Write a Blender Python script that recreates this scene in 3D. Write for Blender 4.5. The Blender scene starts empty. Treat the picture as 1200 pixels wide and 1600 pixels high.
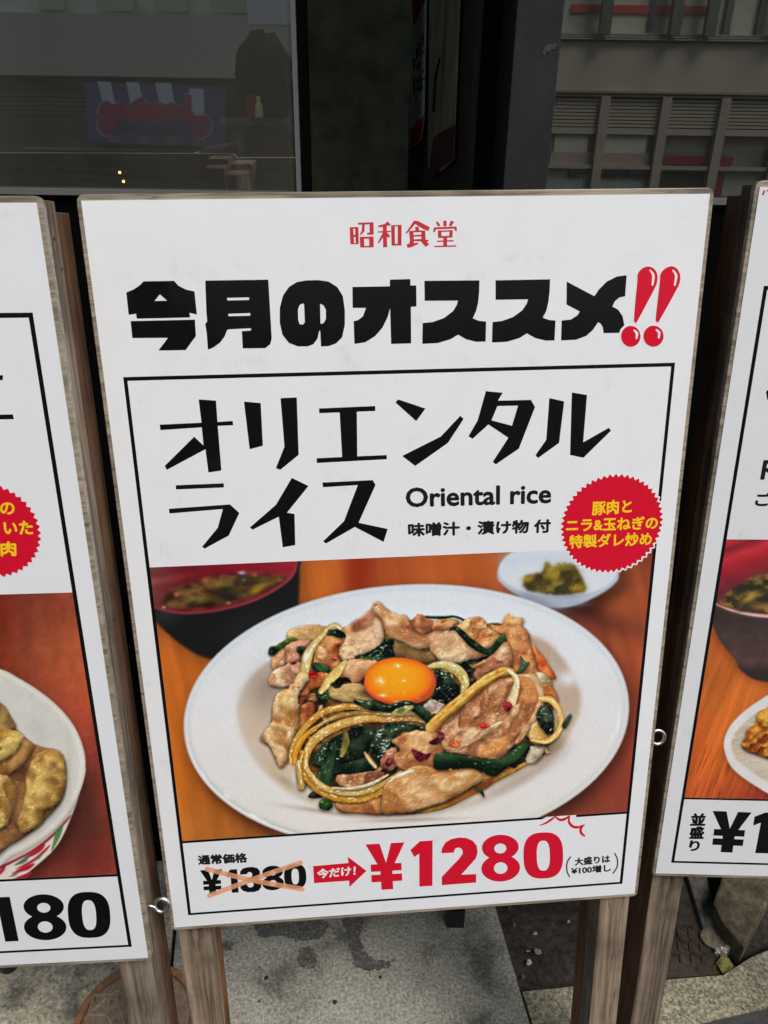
import bpy, bmesh, math, random
import numpy as np
from mathutils import Vector, Matrix, geometry

random.seed(7)
D = bpy.data
SC = bpy.context.scene
COL = SC.collection

# ------------------------------------------------------------ camera
# pinhole of 1200 px focal length on a 1200 x 1600 photograph, tipped down 27 degrees
F, CX, CY, EYE = 1200.0, 600.0, 800.0, 1.45
def unit(v): v = np.array(v, float); return v / np.linalg.norm(v)
DOWN = unit([565 - CX, 3150 - CY, F])
FWD = unit(np.array([0, 0, 1.0]) - DOWN * DOWN[2])
RIGHT = np.cross(DOWN, FWD)
RC = np.stack([RIGHT, FWD, -DOWN])            # camera axes (x right, y down, z forward) to the world
cam_data = D.cameras.new('camera'); cam = D.objects.new('camera', cam_data); COL.objects.link(cam)
cam_data.sensor_fit = 'VERTICAL'; cam_data.sensor_height = 36; cam_data.lens = 36 * F / 1600
cam_data.clip_start = .02; cam_data.clip_end = 400
m = np.eye(4); m[:3, 0] = RC[:, 0]; m[:3, 1] = -RC[:, 1]; m[:3, 2] = -RC[:, 2]; m[2, 3] = EYE
cam.matrix_world = Matrix(m.tolist())
SC.camera = cam

# ------------------------------------------------------------ sky, sun, exposure
W = D.worlds.new('World'); SC.world = W; W.use_nodes = True
nt = W.node_tree; bg = nt.nodes['Background']
sky = nt.nodes.new('ShaderNodeTexSky'); sky.sky_type = 'NISHITA'; sky.sun_disc = False
SUN_EL, SUN_AZ = 54, 142
sky.sun_elevation = math.radians(SUN_EL); sky.sun_rotation = math.radians(SUN_AZ)
sky.air_density = 1.0; sky.dust_density = 3.0; sky.ozone_density = 1.0
nt.links.new(sky.outputs[0], bg.inputs[0]); bg.inputs[1].default_value = .15
sd = D.lights.new('sun', 'SUN'); sd.energy = 2.0; sd.angle = math.radians(25); sd.color = (1, .96, .9)
sun = D.objects.new('sun', sd); COL.objects.link(sun)
_e, _a = math.radians(SUN_EL), math.radians(SUN_AZ)
sv = Vector((math.sin(_a) * math.cos(_e), math.cos(_a) * math.cos(_e), math.sin(_e)))
sun.rotation_euler = sv.to_track_quat('Z', 'Y').to_euler()
SC.view_settings.view_transform = 'Standard'; SC.view_settings.look = 'None'
SC.view_settings.exposure = 0.38; SC.view_settings.gamma = 1.0

# ------------------------------------------------------------ helpers
def ray(px, py):
    return RC @ np.array([(px - CX) / F, (py - CY) / F, 1.0])
def on_ground(px, py, z=0.0):
    d = ray(px, py); t = (z - EYE) / d[2]; return np.array([d[0] * t, d[1] * t, z])
def on_depth(px, py, y):
    d = ray(px, py); t = y / d[1]; return np.array([d[0] * t, y, EYE + d[2] * t])

def link(name, mesh, mat=None, parent=None):
    o = D.objects.new(name, mesh); COL.objects.link(o)
    if mat: mesh.materials.append(mat)
    if parent: o.parent = parent
    return o
def tag(o, label=None, cat=None, group=None, kind=None):
    if label: o['label'] = label
    if cat: o['category'] = cat
    if group: o['group'] = group
    if kind: o['kind'] = kind
    return o
def empty(name, loc, label, cat, group=None):
    o = D.objects.new(name, None); COL.objects.link(o); o.location = loc; o.empty_display_size = .1
    return tag(o, label, cat, group)

class MB:
    """Collects shapes, then links them as one mesh object."""
    def __init__(s): s.v = []; s.f = []
    def add(s, verts, faces):
        b = len(s.v); s.v += [tuple(map(float, p)) for p in verts]; s.f += [tuple(b + i for i in q) for q in faces]; return s
    def box(s, a, b):
        (x0, y0, z0), (x1, y1, z1) = a, b
        return s.add([(x0, y0, z0), (x1, y0, z0), (x1, y1, z0), (x0, y1, z0), (x0, y0, z1), (x1, y0, z1), (x1, y1, z1), (x0, y1, z1)],
                     [(3, 2, 1, 0), (4, 5, 6, 7), (0, 1, 5, 4), (1, 2, 6, 5), (2, 3, 7, 6), (3, 0, 4, 7)])
    def hexa(s, p): return s.add(p, [(3, 2, 1, 0), (4, 5, 6, 7), (0, 1, 5, 4), (1, 2, 6, 5), (2, 3, 7, 6), (3, 0, 4, 7)])
    def beam(s, a, b, wx, wy):
        a, b = np.array(a, float), np.array(b, float)
        o = [(-wx / 2, -wy / 2, 0), (wx / 2, -wy / 2, 0), (wx / 2, wy / 2, 0), (-wx / 2, wy / 2, 0)]
        return s.hexa([a + np.array(q) for q in o] + [b + np.array(q) for q in o])
    def tube(s, pts, r, n=10, closed=False):
        P = [Vector(p) for p in pts]; m = len(P); b = len(s.v); rr = r if hasattr(r, '__len__') else [r] * m
        up = Vector((.31, .52, .79))
        for i in range(m):
            t = (P[(i + 1) % m] - P[i - 1]) if closed else (P[min(i + 1, m - 1)] - P[max(i - 1, 0)])
            t.normalize(); x = t.cross(up).normalized(); y = t.cross(x)
            for k in range(n):
                a = 2 * math.pi * k / n; s.v.append(tuple(P[i] + (x * math.cos(a) + y * math.sin(a)) * rr[i]))
        for i in range(m if closed else m - 1):
            for k in range(n):
                s.f.append((b + i * n + k, b + i * n + (k + 1) % n, b + ((i + 1) % m) * n + (k + 1) % n, b + ((i + 1) % m) * n + k))
        if not closed:
            s.f.append(tuple(b + k for k in range(n))[::-1]); s.f.append(tuple(b + (m - 1) * n + k for k in range(n)))
        return s
    def lathe(s, prof, c=(0, 0, 0), n=24):
        b = len(s.v); m = len(prof)
        for r, z in prof:
            for k in range(n):
                a = 2 * math.pi * k / n; s.v.append((c[0] + r * math.cos(a), c[1] + r * math.sin(a), c[2] + z))
        for i in range(m - 1):
            for k in range(n): s.f.append((b + i * n + k, b + i * n + (k + 1) % n, b + (i + 1) * n + (k + 1) % n, b + (i + 1) * n + k))
        s.f.append(tuple(b + k for k in range(n))[::-1]); s.f.append(tuple(b + (m - 1) * n + k for k in range(n)))
        return s
    def prism(s, poly, a, b, fn):
        """poly (list of 2-D points) swept between offsets a and b; fn(u, v, w) gives the 3-D point."""
        n = len(poly); k = len(s.v)
        s.v += [tuple(fn(u, v, a)) for u, v in poly] + [tuple(fn(u, v, b)) for u, v in poly]
        s.f.append(tuple(k + i for i in range(n))); s.f.append(tuple(k + n + i for i in range(n))[::-1])
        for i in range(n): s.f.append((k + (i + 1) % n, k + i, k + n + i, k + n + (i + 1) % n))
        return s
    def build(s, name, mat=None, parent=None, bevel=0, smooth=False, fix=True, seg=2):
        me = D.meshes.new(name); me.from_pydata(s.v, [], s.f)
        if fix or bevel:
            bm = bmesh.new(); bm.from_mesh(me)
            if fix: bmesh.ops.recalc_face_normals(bm, faces=bm.faces)
            if bevel: bmesh.ops.bevel(bm, geom=[e for e in bm.edges if e.calc_face_angle(0) > .5], offset=bevel, segments=seg, affect='EDGES', profile=.6)
            bm.to_mesh(me); bm.free()
        if smooth:
            for p in me.polygons: p.use_smooth = True
        return link(name, me, mat, parent)

# ------------------------------------------------------------ materials
def mat(name, base=(.5, .5, .5), rough=.5, metal=0, coat=0, coat_rough=.1, spec=.5):
    M = D.materials.new(name); M.use_nodes = True; b = M.node_tree.nodes['Principled BSDF']
    b.inputs['Base Color'].default_value = (*base, 1); b.inputs['Roughness'].default_value = rough; b.inputs['Metallic'].default_value = metal
    b.inputs['Coat Weight'].default_value = coat; b.inputs['Coat Roughness'].default_value = coat_rough; b.inputs['Specular IOR Level'].default_value = spec
    return M
def N(M, typ, **kw):
    n = M.node_tree.nodes.new(typ)
    for k, v in kw.items(): setattr(n, k, v)
    return n
def L(M, a, b): M.node_tree.links.new(a, b)
def P(M): return M.node_tree.nodes['Principled BSDF']
def coords(M, scale=(1, 1, 1), out='Object'):
    tc = N(M, 'ShaderNodeTexCoord'); mp = N(M, 'ShaderNodeMapping'); mp.inputs['Scale'].default_value = scale
    L(M, tc.outputs[out], mp.inputs['Vector']); return mp.outputs[0]
def noise(M, vec, scale=5, detail=4, rough=.5, dist=0):
    n = N(M, 'ShaderNodeTexNoise'); n.inputs['Scale'].default_value = scale; n.inputs['Detail'].default_value = detail
    n.inputs['Roughness'].default_value = rough; n.inputs['Distortion'].default_value = dist; L(M, vec, n.inputs['Vector']); return n.outputs['Fac']
def ramp(M, fac, stops):
    r = N(M, 'ShaderNodeValToRGB'); el = r.color_ramp.elements
    while len(el) < len(stops): el.new(.5)
    for e, (p, c) in zip(el, stops): e.position = p; e.color = (*c, 1) if len(c) == 3 else c
    L(M, fac, r.inputs[0]); return r.outputs[0]
def mixc(M, a, b, fac, mode='MIX'):
    n = N(M, 'ShaderNodeMix', data_type='RGBA', blend_type=mode)
    for s, v in ((n.inputs[6], a), (n.inputs[7], b)):
        if isinstance(v, tuple): s.default_value = (*v, 1)
        else: L(M, v, s)
    if isinstance(fac, (int, float)): n.inputs[0].default_value = fac
    else: L(M, fac, n.inputs[0])
    return n.outputs[2]
def bump(M, h, strength=.3, dist=.002, into='Normal'):
    n = N(M, 'ShaderNodeBump'); n.inputs['Strength'].default_value = strength; n.inputs['Distance'].default_value = dist
    L(M, h, n.inputs['Height']); L(M, n.outputs[0], P(M).inputs[into]); return n

def sheet_finish(M, dirt=True):
    """Laminated print: slightly wavy clear film over the ink."""
    b = P(M); b.inputs['Roughness'].default_value = .5; b.inputs['Specular IOR Level'].default_value = .08; b.inputs['Coat IOR'].default_value = 1.5; b.inputs['Coat Weight'].default_value = 1.0; b.inputs['Coat Roughness'].default_value = .07
    v = coords(M); h = noise(M, coords(M, (1, 1, .45)), 8, 3, .5); bump(M, h, .6, .004, 'Coat Normal')
    rr = ramp(M, noise(M, v, 14, 5, .65), [(.3, (.05, .05, .05)), (.75, (.22, .22, .22))]); L(M, rr, b.inputs['Coat Roughness'])
def ink(name, c):
    M = mat(name, c); sheet_finish(M); return M
BLACK = ink('black_ink', (.004, .004, .004)); RED = ink('red_ink', (.64, .006, .028)); YELLOW = ink('yellow_ink', (.92, .60, .015)); WHITE = ink('white_ink', (.80, .80, .81))
SHOPRED = ink('shop_name_ink', (.56, .03, .045)); GREY = ink('dark_grey_ink', (.012, .012, .014))
PAPER = mat('laminated_paper'); sheet_finish(PAPER)
_v = coords(PAPER)
_d = ramp(PAPER, noise(PAPER, _v, 22, 6, .7), [(.28, (.69, .70, .705)), (.40, (.77, .79, .812)), (.6, (.785, .805, .828))])
_s = ramp(PAPER, noise(PAPER, coords(PAPER, (1, 1, .45)), 75, 3, .5), [(.70, (1, 1, 1)), (.79, (.86, .86, .86))])
L(PAPER, mixc(PAPER, _d, _s, .7, 'MULTIPLY'), P(PAPER).inputs['Base Color'])
STRIKE = mat('orange_marker', (.95, .42, .18)); sheet_finish(STRIKE); P(STRIKE).inputs['Alpha'].default_value = .6
PRINT = mat('printed_picture'); sheet_finish(PRINT)
_at = N(PRINT, 'ShaderNodeVertexColor'); _at.layer_name = 'print'; L(PRINT, _at.outputs[0], P(PRINT).inputs['Base Color'])

def wood(name, light, mid, dark, axis=2, rough=.75, scale=1.0):
    M = mat(name, mid, rough, spec=.3)
    st = [40 * scale] * 3; st[axis] = 2.2 * scale
    v = coords(M, tuple(st)); g = noise(M, v, 1.6, 5, .6, 1.1)
    st2 = [150 * scale] * 3; st2[axis] = 5 * scale
    g2 = noise(M, coords(M, tuple(st2)), 1.4, 3, .6)
    c = ramp(M, g, [(.28, dark), (.48, mid), (.72, light)])
    c2 = ramp(M, g2, [(.32, (.45, .42, .39)), (.58, (1, 1, 1))])
    st3 = [6 * scale] * 3; blot = ramp(M, noise(M, coords(M, tuple(st3)), 1.7, 4, .6), [(.34, (.42, .40, .38)), (.5, (.9, .88, .86)), (.64, (1.15, 1.12, 1.08))])
    st4 = [70 * scale] * 3; st4[axis] = 2.6 * scale
    crk = ramp(M, noise(M, coords(M, tuple(st4)), 1.1, 3, .5, .6), [(.478, (1, 1, 1)), (.497, (.30, .27, .25)), (.516, (1, 1, 1))])
    c = mixc(M, c, c2, .75, 'MULTIPLY'); c = mixc(M, c, crk, .7, 'MULTIPLY'); L(M, mixc(M, c, blot, .8, 'MULTIPLY'), P(M).inputs['Base Color'])
    bump(M, g2, .5, .001)
    return M
WOOD_GREY = wood('weathered_wood', (.34, .28, .215), (.22, .178, .134), (.08, .06, .043))
WOOD_TAN = wood('tan_wood', (.37, .29, .21), (.25, .19, .135), (.11, .08, .055))
WOOD_MID = wood('grey_brown_wood', (.30, .24, .185), (.205, .16, .12), (.10, .075, .055))
WOOD_BROWN = wood('stained_wood', (.24, .145, .085), (.155, .088, .05), (.07, .04, .025))
WOOD_ORANGE = wood('reddish_wood', (.30, .14, .055), (.21, .092, .035), (.12, .05, .022))
PLY = wood('board_edge', (.46, .40, .31), (.36, .31, .24), (.20, .17, .13), axis=0, rough=.5)
P(PLY).inputs['Coat Weight'].default_value = .5
STEEL = mat('zinc_steel', (.62, .62, .6), .32, 1.0)
RUBBER = mat('black_rubber', (.012, .012, .012), .6)
# ---------------------------------------------------------------- painter
# The menu photographs are flat prints: the functions below lay down the ink
# of each print on a fine grid, which becomes the vertex colours of the print.
def hash2(ix, iy, seed):
    n = (ix.astype(np.int64) * 374761393 + iy.astype(np.int64) * 668265263 + seed * 974634533) & 0xFFFFFFFF
    n = ((n ^ (n >> 13)) * 1274126177) & 0xFFFFFFFF
    n = ((n ^ (n >> 16)) * 2246822519) & 0xFFFFFFFF
    return ((n ^ (n >> 15)) & 0xFFFF) / 65535.0

def vnoise(x, y, seed=0):
    ix = np.floor(x); iy = np.floor(y); fx = x - ix; fy = y - iy
    fx = fx * fx * (3 - 2 * fx); fy = fy * fy * (3 - 2 * fy)
    a = hash2(ix, iy, seed); b = hash2(ix + 1, iy, seed)
    c = hash2(ix, iy + 1, seed); d = hash2(ix + 1, iy + 1, seed)
    return (a * (1 - fx) + b * fx) * (1 - fy) + (c * (1 - fx) + d * fx) * fy

def fbm(x, y, seed=0, oct=4, gain=.5):
    s = 0; a = 1.0; t = 0
    for o in range(oct):
        s = s + a * vnoise(x * 2 ** o + 17.3 * o, y * 2 ** o + 9.1 * o, seed + o); t += a; a *= gain
    return s / t

def box1(a, r, ax):
    if r < 1: return a
    p = [(0, 0)] * a.ndim; p[ax] = (r + 1, r)
    c = np.cumsum(np.pad(a, p, mode='edge'), axis=ax)
    n = a.shape[ax]
    return (np.take(c, range(2 * r + 1, 2 * r + 1 + n), ax) - np.take(c, range(0, n), ax)) / (2 * r + 1)

def blur(a, s):
    r = int(round(s * .95))
    if r < 1:
        k = min(s, .6) * .4
        for ax in (0, 1):
            p = [(0, 0)] * a.ndim; p[ax] = (1, 1); q = np.pad(a, p, mode='edge'); n = a.shape[ax]
            a = a * (1 - 2 * k) + k * (np.take(q, range(0, n), ax) + np.take(q, range(2, n + 2), ax))
        return a
    for _ in range(3):
        a = box1(box1(a, r, 0), r, 1)
    return a

def spline(pts, closed=True, n=10):
    P = np.array(pts, float); m = len(P); out = []
    for i in range(m if closed else m - 1):
        if closed: p0, p1, p2, p3 = P[i - 1], P[i], P[(i + 1) % m], P[(i + 2) % m]
        else: p0, p1, p2, p3 = P[max(i - 1, 0)], P[i], P[i + 1], P[min(i + 2, m - 1)]
        for k in range(n):
            t = k / n
            out.append(.5 * ((2 * p1) + (-p0 + p2) * t + (2 * p0 - 5 * p1 + 4 * p2 - p3) * t * t + (-p0 + 3 * p1 - 3 * p2 + p3) * t ** 3))
    if not closed: out.append(P[-1])
    return np.array(out)

def C3(c): return np.array(c, float) / 255.0

class Canvas:
    def __init__(s, x0, y0, x1, y1, S=2.0):
        s.x0, s.y0, s.S = x0, y0, S
        s.W = int((x1 - x0) * S); s.H = int((y1 - y0) * S)
        xs = x0 + (np.arange(s.W) + .5) / S; ys = y0 + (np.arange(s.H) + .5) / S
        s.X, s.Y = np.meshgrid(xs, ys)
        s.img = np.zeros((s.H, s.W, 3)) + .5
    def win(s, pts, m):
        lo = pts.min(0) - m; hi = pts.max(0) + m
        i0 = int(np.clip((lo[1] - s.y0) * s.S, 0, s.H)); i1 = int(np.clip((hi[1] - s.y0) * s.S + 1, 0, s.H))
        j0 = int(np.clip((lo[0] - s.x0) * s.S, 0, s.W)); j1 = int(np.clip((hi[0] - s.x0) * s.S + 1, 0, s.W))
        return slice(i0, i1), slice(j0, j1)
    def mask(s, pts, w, rough=0, seed=0, soft=.45):
        X = s.X[w]; Y = s.Y[w]
        if rough:
            X = X + rough * (fbm(X / 4.5, Y / 4.5, seed + 91, 3) - .5) * 2; Y = Y + rough * (fbm(X / 4.5, Y / 4.5, seed + 57, 3) - .5) * 2
        ins = np.zeros(X.shape, bool); n = len(pts)
        for i in range(n):
            (xa, ya), (xb, yb) = pts[i], pts[(i + 1) % n]
            if ya == yb: continue
            c = (ya > Y) != (yb > Y)
            ins ^= c & (X < (xb - xa) * (Y - ya) / (yb - ya) + xa)
        return blur(ins.astype(float), soft * s.S)
    def over(s, w, m, col):
        s.img[w] = s.img[w] * (1 - m[..., None]) + col * m[..., None]
    def shade(s, pts, amt, off=(0, 3), sig=5, col=(.10, .05, .03)):
        w = s.win(pts, sig * 3 + 6); m = s.mask(pts + np.array(off), w)
        m = blur(m, sig * s.S) * amt
        s.img[w] *= 1 - m[..., None] * (1 - np.array(col))
    def flat(s, pts, col, soft=.6, alpha=1, smooth=True, rough=0, seed=0, n=10):
        p = spline(pts, True, n) if smooth else np.array(pts, float)
        w = s.win(p, soft * 3 + 4)
        m = s.mask(p, w, rough, seed, soft) * alpha
        s.over(w, m, C3(col)); return w, m
    def piece(s, pts, base, light, dark, seed=0, dome=5, bump=1.6, scale=7, gloss=.5, shadow=.55, rough=2.3, rim=.42, grain=0, gang=0, soft=.45, spec=22, thr=.5):
        """A lump of food: soft dome, wrinkled relief, mottled colour, wet glints."""
        p = spline(pts, True, 8); patch = shadow <= .1 and dome > 2
        if patch: soft, rim, bump, dome = 2.0, 0, bump * .6, dome * .4
        if shadow > .1: s.shade(p, min(1, shadow * 1.3), (.6, 2.4), 2.2, (.06, .03, .02))
        w = s.win(p, 6); m = s.mask(p, w, rough, seed, soft)
        if m.size == 0: return
        X = s.X[w]; Y = s.Y[w]
        ca, sa = math.cos(gang), math.sin(gang)
        U = X * ca + Y * sa; V = -X * sa + Y * ca
        st = 1 + grain
        d = np.clip(blur(m, dome * .45 * s.S) * 2 - 1, 0, 1) ** .6
        d2 = np.clip(blur(m, dome * s.S) * 2 - 1, 0, 1) ** .7
        n1 = fbm(U / (scale * 2.8 * st), V / (scale * 2.8), seed, 2)
        n2 = fbm(U / (scale * st) + 3 * n1, V / scale + 3 * n1, seed + 7, 4, .55)
        rid = 1 - np.abs(2 * fbm(U / (scale * 1.3 * st) + 2 * n1, V / (scale * 1.3), seed + 13, 3) - 1)
        meat = base[0] > base[2] * 1.35 and base[0] > base[1] * 1.12
        fine = fbm(U / 2.2, V / 2.2, seed + 19, 2)
        h = dome * (.20 * d + .30 * d2) + bump * (.6 * n2 + .22 * rid + 2.3 * n1 + .14 * fine)
        fb = seed * 1.3; fold = np.sin((X * math.cos(fb) + Y * math.sin(fb) * 1.3) / (scale * .62) + 7 * n1 + 2 * n2) if meat and not patch else np.zeros_like(X)
        h = h + .75 * fold * d2
        gy, gx = np.gradient(h, 1 / s.S)
        L = np.sqrt(gx * gx + gy * gy + 1); nx, ny, nzz = -gx / L, -gy / L, 1 / L
        dif = np.clip(nx * -.38 + ny * -.55 + nzz * .74, 0, 1)
        ga = -1.9 + 1.1 * math.sin(seed * 2.399); gr = (X - X.mean()) * math.cos(ga) + (Y - Y.mean()) * math.sin(ga); gr = gr / (np.abs(gr).max() + 1e-6)
        t = np.clip(.52 + 2.6 * (n1 - .5) + .9 * (n2 - .5) + .42 * gr + .16 * fold, 0, 1)[..., None]
        dk = C3(dark) * .8 + C3(base) * .2 if meat else C3(dark)
        col = dk * (1 - t) ** 2 + C3(light) * t ** 2 + C3(base) * 2 * t * (1 - t)
        e = np.clip(1 - d, 0, 1)[..., None]
        up = np.clip(.5 - .5 * ny / (np.abs(ny).max() + 1e-6), 0, 1)[..., None]
        col = col * (1 - rim * 1.0 * e * (1 - up)) + (C3(light) * 1.04 - col) * (e * up * (0 if patch else .5))
        col = col * (1 - .13 * np.clip((rid - .72) * 4, 0, 1) * np.clip((n2 - .4) * 4, 0, 1))[..., None]
        col = col * (.56 + .52 * dif[..., None]) * (.98 + .04 * fine[..., None])
        sp = np.clip(nx * -.13 + ny * -.22 + nzz * .965, 0, 1) ** spec
        fl = fbm(X / 3.4, Y / 2.6, seed + 31, 2)
        sp = sp * np.clip((fl - thr - .13) * 5, 0, 1) * gloss * (.8 if meat else 1.1)
        if meat: col = col * np.array([1.03, .99, .92])
        elif base[1] > base[0] * 1.3: col = col * np.array([.80, .76, .66])
        col = col + sp[..., None] * (np.array([1, .98, .95]) - col * .5)
        s.over(w, m, np.clip(col, 0, 1))
    def strip(s, spine, width, base, light, dark, seed=0, gloss=.5, shadow=.5, bump=.5, hi=.3, streak=.5, soft=.45, thr=.52, flat=.0, alpha=1):
        """A ribbon or stalk: cross-profile shading and long fibres along a spine."""
        q = spline(spine, False, 8); width = np.array(width) * 1.22
        wd = np.interp(np.linspace(0, 1, len(q)), np.linspace(0, 1, len(width)), width) if np.ndim(width) else np.full(len(q), float(width))
        t = np.gradient(q, axis=0); t /= np.linalg.norm(t, axis=1)[:, None] + 1e-9
        nn = np.stack([-t[:, 1], t[:, 0]], 1) * wd[:, None] / 2
        out = np.concatenate([q + nn, (q - nn)[::-1]])
        if shadow: s.shade(out, shadow, (.5, 3), 2.6)
        w = s.win(out, 5); X = s.X[w]; Y = s.Y[w]
        best = np.full(X.shape, 1e9); along = np.zeros(X.shape); cross = np.zeros(X.shape); half = np.ones(X.shape)
        acc = 0
        for i in range(len(q) - 1):
            ax, ay = q[i]; bx, by = q[i + 1]; dx, dy = bx - ax, by - ay; l2 = dx * dx + dy * dy + 1e-9; l = math.sqrt(l2)
            u = np.clip(((X - ax) * dx + (Y - ay) * dy) / l2, 0, 1)
            px, py = X - ax - u * dx, Y - ay - u * dy; dd = px * px + py * py
            hw = (wd[i] * (1 - u) + wd[i + 1] * u) / 2
            k = dd < best
            best = np.where(k, dd, best); along = np.where(k, acc + u * l, along); half = np.where(k, hw, half)
            cross = np.where(k, (px * -dy + py * dx) / l, cross); acc += l
        r = cross / np.maximum(half, .3)
        wob = .16 * (fbm(along / 7, cross * 0 + seed, seed + 3, 2) - .5)
        m = (np.sqrt(best) < half * (1 + wob)).astype(float)
        m = blur(m, soft * s.S) * alpha
        fib = fbm(along / 16, r * 2.6 + 4, seed, 3); fin = fbm(along / 30, r * 7, seed + 5, 3)
        mott = fbm(X / 15, Y / 15, seed + 8, 2)
        tt = np.clip((fib - .5) * 1.3 * streak + (mott - .5) * 2.2 + .5 - r * .28, 0, 1)[..., None]
        col = C3(dark) * (1 - tt) ** 2 + C3(light) * tt ** 2 + C3(base) * 2 * tt * (1 - tt)
        h = half * .55 * np.sqrt(np.clip(1 - r * r, 0, 1)) * (1 - flat) + bump * (fib * .7 + fin * .5 + mott * 3)
        gy, gx = np.gradient(h, 1 / s.S); L = np.sqrt(gx * gx + gy * gy + 1)
        nx, ny, nz = -gx / L, -gy / L, 1 / L
        dif = np.clip(nx * -.3 + ny * -.5 + nz * .8, 0, 1)[..., None]
        col = col * (.58 + .46 * dif)
        if base[1] > base[0] * 1.3: col = col * np.array([.80, .76, .66])
        sp = np.clip(nx * -.2 + ny * -.42 + nz * .88, 0, 1) ** 16 * np.clip((fbm(along / 5, cross / 2.2, seed + 41, 2) - thr) * 6, 0, 1) * gloss
        col = col + sp[..., None] * (np.array([1, .98, .94]) - col * .4)
        s.over(w, m, np.clip(col, 0, 1))
    def onion(s, spine, width, seed=0, tone=(214, 166, 76), pale=(234, 206, 142), edge=(150, 96, 24), alpha=.86, gloss=.8, lines=3, shadow=.5):
        """A translucent slice of cooked onion: pale flesh, golden veins along it, thin broken glints."""
        q = spline(spine, False, 10)
        wd = np.interp(np.linspace(0, 1, len(q)), np.linspace(0, 1, len(width)), width) if np.ndim(width) else np.full(len(q), float(width))
        t = np.gradient(q, axis=0); t /= np.linalg.norm(t, axis=1)[:, None] + 1e-9
        nn = np.stack([-t[:, 1], t[:, 0]], 1) * wd[:, None] / 2
        out = np.concatenate([q + nn, (q - nn)[::-1]])
        if shadow: s.shade(out, shadow, (.4, 2.2), 1.8)
        w = s.win(out, 5); X = s.X[w]; Y = s.Y[w]
        best = np.full(X.shape, 1e9); along = np.zeros(X.shape); cross = np.zeros(X.shape); half = np.ones(X.shape); acc = 0
        for i in range(len(q) - 1):
            ax, ay = q[i]; bx, by = q[i + 1]; dx, dy = bx - ax, by - ay; l2 = dx * dx + dy * dy + 1e-9; l = math.sqrt(l2)
            u = np.clip(((X - ax) * dx + (Y - ay) * dy) / l2, 0, 1)
            px, py = X - ax - u * dx, Y - ay - u * dy; dd = px * px + py * py; k = dd < best
            best = np.where(k, dd, best); along = np.where(k, acc + u * l, along); half = np.where(k, (wd[i] * (1 - u) + wd[i + 1] * u) / 2, half)
            cross = np.where(k, (px * -dy + py * dx) / l, cross); acc += l
        r = cross / np.maximum(half, .3)
        r = r + .22 * (fbm(along / 11, cross * 0 + seed * 1.7, seed + 3, 2) - .5)
        m = blur((np.abs(r) < 1).astype(float) * (np.sqrt(best) < half * 1.15), .4 * s.S)
        a1 = fbm(along / 20, r * .9, seed, 2); a2 = fbm(along / 9, r * 2, seed + 5, 3)
        k = np.clip(.5 + 1.7 * (a1 - .5) + .5 * (a2 - .5) - .22 * r, 0, 1)[..., None]
        col = C3(tone) * (1 - k) + C3(pale) * k
        rn = random.Random(seed); v = np.zeros(X.shape)
        for i in range(lines):
            c0 = -1 + 2 * (i + .5 + rn.uniform(-.3, .3)) / lines
            v = np.maximum(v, np.exp(-((r - c0 - .5 * (fbm(along / 26, along * 0 + i * 3.1, seed + 11, 2) - .5)) / .13) ** 2) * (.3 + .7 * a2))
        v = np.maximum(v * .75, np.clip((np.abs(r) - .74) * 4, 0, 1) * .75)[..., None]
        col = col * (1 - v * .55) + C3(edge) * v * .55
        col = col * np.clip(1.0 - .20 * np.clip(r, 0, 1) ** 2 + .06 * (a2 - .5), 0, 1.2)[..., None]
        g = np.exp(-((r + .30 + .5 * (a1 - .5)) / .17) ** 2) * np.clip((fbm(along / 6, r * .8, seed + 41, 2) - .50) * 6, 0, 1) * gloss
        g = np.maximum(g, np.clip((fbm(along / 3, cross / 2, seed + 43, 2) - .66) * 6, 0, 1) * gloss * .5)
        col = col + g[..., None] * (np.array([1, .98, .93]) - col * .45)
        s.over(w, m * (alpha + (1 - alpha) * np.clip(v[..., 0] + g, 0, 1)), np.clip(col, 0, 1))
    def glow(s, x, y, rx, ry, col, a=1, p=2, ang=0):
        ca, sa = math.cos(ang), math.sin(ang)
        u = ((s.X - x) * ca + (s.Y - y) * sa) / rx; v = (-(s.X - x) * sa + (s.Y - y) * ca) / ry
        m = np.exp(-(np.sqrt(u * u + v * v)) ** p) * a
        s.img = s.img * (1 - m[..., None]) + C3(col) * m[..., None]

def grad(stops, t):
    xs = [a for a, _ in stops]; cs = np.array([C3(c) for _, c in stops])
    return np.stack([np.interp(t, xs, cs[:, k]) for k in range(3)], -1)

def ell(cx, cy, rx, ry, n=40, p=2.0, rev=False):
    o = []
    for i in range(n):
        a = 2 * math.pi * i / n; c, q = math.cos(a), math.sin(a)
        o.append((cx + rx * math.copysign(abs(c) ** (2 / p), c), cy + ry * math.copysign(abs(q) ** (2 / p), q)))
    return o[::-1] if rev else o
MEAT = dict(base=(206, 158, 116), light=(231, 196, 156), dark=(160, 102, 66))
GREEN = dict(base=(30, 60, 38), light=(56, 92, 52), dark=(12, 28, 18))
GOLD = dict(base=(214, 158, 62), light=(240, 208, 132), dark=(176, 112, 26))
PALE = dict(base=(218, 192, 128), light=(240, 224, 178), dark=(182, 150, 78))

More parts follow.
